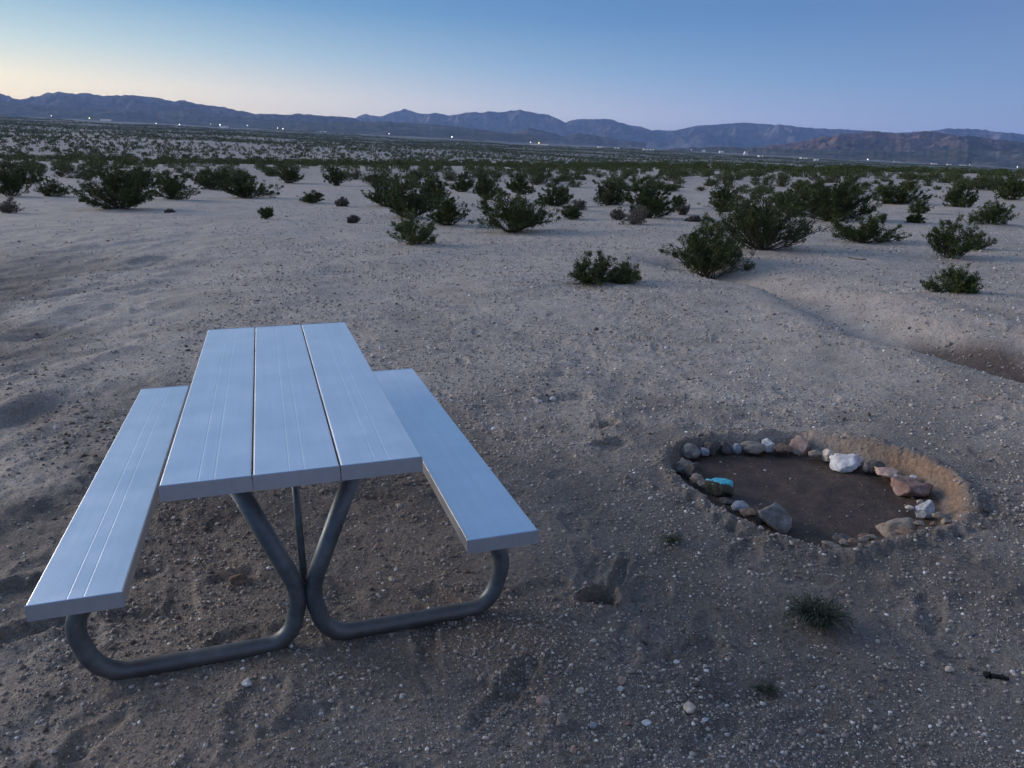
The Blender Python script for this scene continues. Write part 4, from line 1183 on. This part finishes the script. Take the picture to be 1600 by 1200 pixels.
# ------------------------------------------------------------------ far houses and lamps on the plain
M_WALL = plain('pale_house_wall', (0.75, 0.74, 0.72), 0.8, var=0.06, scale=0.5)
M_ROOF = plain('dark_house_roof', (0.20, 0.18, 0.17), 0.8, var=0.1, scale=0.5)
def emit(name, col, st):
    m, nt, b = mat(name)
    b.inputs['Emission Color'].default_value = (*col, 1); b.inputs['Emission Strength'].default_value = st
    b.inputs['Base Color'].default_value = (*col, 1)
    return m
M_LIT = emit('lit_window', (1.0, 0.85, 0.6), 1.2)
M_LAMP = emit('lamp_glow', (1.0, 0.97, 0.9), 4.0)
M_LAMPY = emit('warm_lamp_glow', (1.0, 0.78, 0.30), 4.0)
M_POLE = plain('lamp_pole', (0.2, 0.2, 0.2), 0.6)

def place_far(px, py, Dm):
    d = ray(px, py); t = Dm / (d[:2] @ FH)
    p = CAM + t * d
    return p

def far_dist(px, py):
    """distance at which the plain shows at this point of the photograph"""
    lo = None
    for Dm in np.geomspace(400, 6500, 160):
        p = place_far(px, py, Dm)
        if p[2] <= float(H(p[0], p[1])): lo = Dm; break
    return lo or 4200
def house(px, py, wpx, label, hpx=5, lit=True):
    Dm = min(far_dist(px, py + 2), 4200)
    p = place_far(px, py + 2, Dm); p[2] = float(H(p[0], p[1])) - 0.2
    w = wpx * Dm / FPX; h = max(2.6, hpx * Dm / FPX * 0.55); dp = min(w * 0.7, 12)
    root = empty('house', tuple(p), -math.atan2(F_[0], F_[1]) + random.uniform(-.3, .3))
    bm = bmesh.new(); box_bm(bm, -w / 2, w / 2, -dp / 2, dp / 2, -1.0, h); me = bpy.data.meshes.new('wall'); bm.to_mesh(me); bm.free(); wl = obj('wall', me, M_WALL, root)
    bm = bmesh.new(); e = 0.4
    vs = [bm.verts.new(q) for q in ((-w / 2 - e, -dp / 2 - e, h), (w / 2 + e, -dp / 2 - e, h), (w / 2 + e, dp / 2 + e, h), (-w / 2 - e, dp / 2 + e, h), (-w / 2 - e, 0, h + 0.22 * dp), (w / 2 + e, 0, h + 0.22 * dp))]
    for q in ((0, 1, 5, 4), (2, 3, 4, 5), (0, 4, 3), (1, 2, 5), (0, 3, 2, 1)): bm.faces.new([vs[i] for i in q])
    me = bpy.data.meshes.new('roof'); bm.to_mesh(me); bm.free(); obj('roof', me, M_ROOF, root)
    nw = max(2, int(w / 4))
    for k in range(nw):
        x = -w / 2 + (k + 0.5) * w / nw
        bm = bmesh.new(); box_bm(bm, x - 0.6, x + 0.6, -dp / 2 - 0.06, -dp / 2 + 0.02, h * 0.4, h * 0.8); me = bpy.data.meshes.new('window'); bm.to_mesh(me); bm.free(); obj('window', me, M_LIT if lit and k % 2 == 0 else M_POLE, root)
    tag(root, label, 'house', 'far houses on the plain')
def lamp(px, py, label, size=1.0, m=None):
    Dm = min(far_dist(px, py + 5), 4200)
    p = place_far(px, py + 5, Dm); z0 = float(H(p[0], p[1]))
    top = place_far(px, py, Dm)[2] - z0
    top = max(3.0, min(top, 14))
    root = empty('yard_lamp', (p[0], p[1], z0))
    mb_ = MB(); mb_.add(*tube_arrays([(0, 0, -0.5), (0, 0, top)], 0.12, 6)); obj('pole', mb_.mesh('pole'), M_POLE, root)
    bm = bmesh.new(); bmesh.ops.create_icosphere(bm, subdivisions=2, radius=size * 0.75 * Dm / 1180 / 2); me = bpy.data.meshes.new('lamp_head'); bm.to_mesh(me); bm.free()
    hd = obj('lamp_head', me, m or M_LAMP, root); hd.location = (0, 0, top)
    tag(root, label, 'lamp', 'yard lamps lit on the far plain')

for q in ((277, 186, 9, 'white lit house on the left plain right of a single lamp'), (350, 194, 12, 'low pale house in the row of lights at left'), (165, 181, 14, 'dim long house beside the yellow lamp at far left'),
          (503, 203, 14, 'dim grey house between the left lights and the centre'), (843, 220, 26, 'brightest long white building at centre under the mountains'),
          (938, 230, 8, 'small white house left of the pair right of centre'), (964, 231, 8, 'small pale house right of the small white one'), (1013, 234, 16, 'white house in the middle of the right centre plain'),
          (1100, 231, 5, 'tiny white house first in the row below the long mountain'), (1127, 233, 6, 'tiny white house last in the row below the long mountain'), (1165, 240, 6, 'tiny house beside a dark tree clump at right centre'),
          (1188, 244, 7, 'tiny white house lowest of the right centre ones'), (1255, 247, 10, 'pale flat house left of the red hills foreground'), (1275, 250, 6, 'tiny house just right of the pale flat one'),
          (1402, 246, 9, 'dim house below the red hills'), (1460, 249, 9, 'white house left end of the cluster below the red hills'), (1484, 249, 7, 'small white house second in the cluster below the red hills'),
          (1505, 253, 9, 'pale house low in the cluster below the red hills'), (1525, 252, 14, 'long dim house at the right end of the cluster')):
    house(*q)
for q in ((80, 176, 'single white lamp farthest left on the plain', 1.3), (140, 182, 'yellow lamp beside the dim long house at far left', 1.9, M_LAMPY), (244, 189, 'white lamp left of the white lit house', 1.4),
          (280, 186, 'white lamp over the white lit house at left', 1.6), (344, 194, 'bright lamp in the row at left', 1.8), (329, 187, 'small high lamp above the row at left', 0.8), (387, 196, 'lone lamp right of the row at left', 1.3),
          (434, 200, 'lower of the two close lamps left of centre', 1.3), (442, 196, 'upper of the two close lamps left of centre', 1.6), (608, 209, 'small lamp on the plain left of the large round one', 1.3),
          (706, 211, 'large round white lamp left of the brightest building', 2.2), (829, 218, 'lamp at the left end of the brightest long building', 1.6), (842, 218, 'yellow lamp at the middle of the brightest long building', 1.9, M_LAMPY),
          (854, 220, 'lamp at the right end of the brightest long building', 1.5), (1080, 230, 'lamp left of the row below the long mountain', 1.0), (1163, 238, 'lamp beside the dark tree clump at right centre', 1.4),
          (1356, 242, 'lone lamp on the plain before the red hills', 1.6), (1515, 251, 'lamp in the cluster below the red hills', 1.2), (1590, 254, 'lamp at the right edge of the plain', 1.5)):
    lamp(*q)

# ------------------------------------------------------------------ evening air
def build_haze():
    zlo, zhi = 1e9, -1e9
    for o in C.objects:
        if o.type == 'MESH' and o.get('kind') == 'structure':
            n = len(o.data.vertices); co = np.empty(n * 3, np.float32); o.data.vertices.foreach_get('co', co)
            zlo = min(zlo, co[2::3].min()); zhi = max(zhi, co[2::3].max())
    bm = bmesh.new(); box_bm(bm, -26000, 26000, -26000, 26000, zlo - 1.0, zhi + 5)
    me = bpy.data.meshes.new('haze'); bm.to_mesh(me); bm.free()
    m = bpy.data.materials.new('evening_haze'); m.use_nodes = True; nt = m.node_tree; nt.nodes.clear()
    out = nt.nodes.new('ShaderNodeOutputMaterial'); v = nt.nodes.new('ShaderNodeVolumePrincipled')
    v.inputs['Color'].default_value = (0.34, 0.55, 1.0, 1); v.inputs['Density'].default_value = HAZE; v.inputs['Anisotropy'].default_value = 0.2
    nt.links.new(v.outputs[0], out.inputs['Volume'])
    print('haze box', zlo, zhi)
    tag(obj('haze', me, m), 'thin blue evening haze over the plain', 'haze', kind='stuff')
HAZE = 3.8e-5
build_haze()
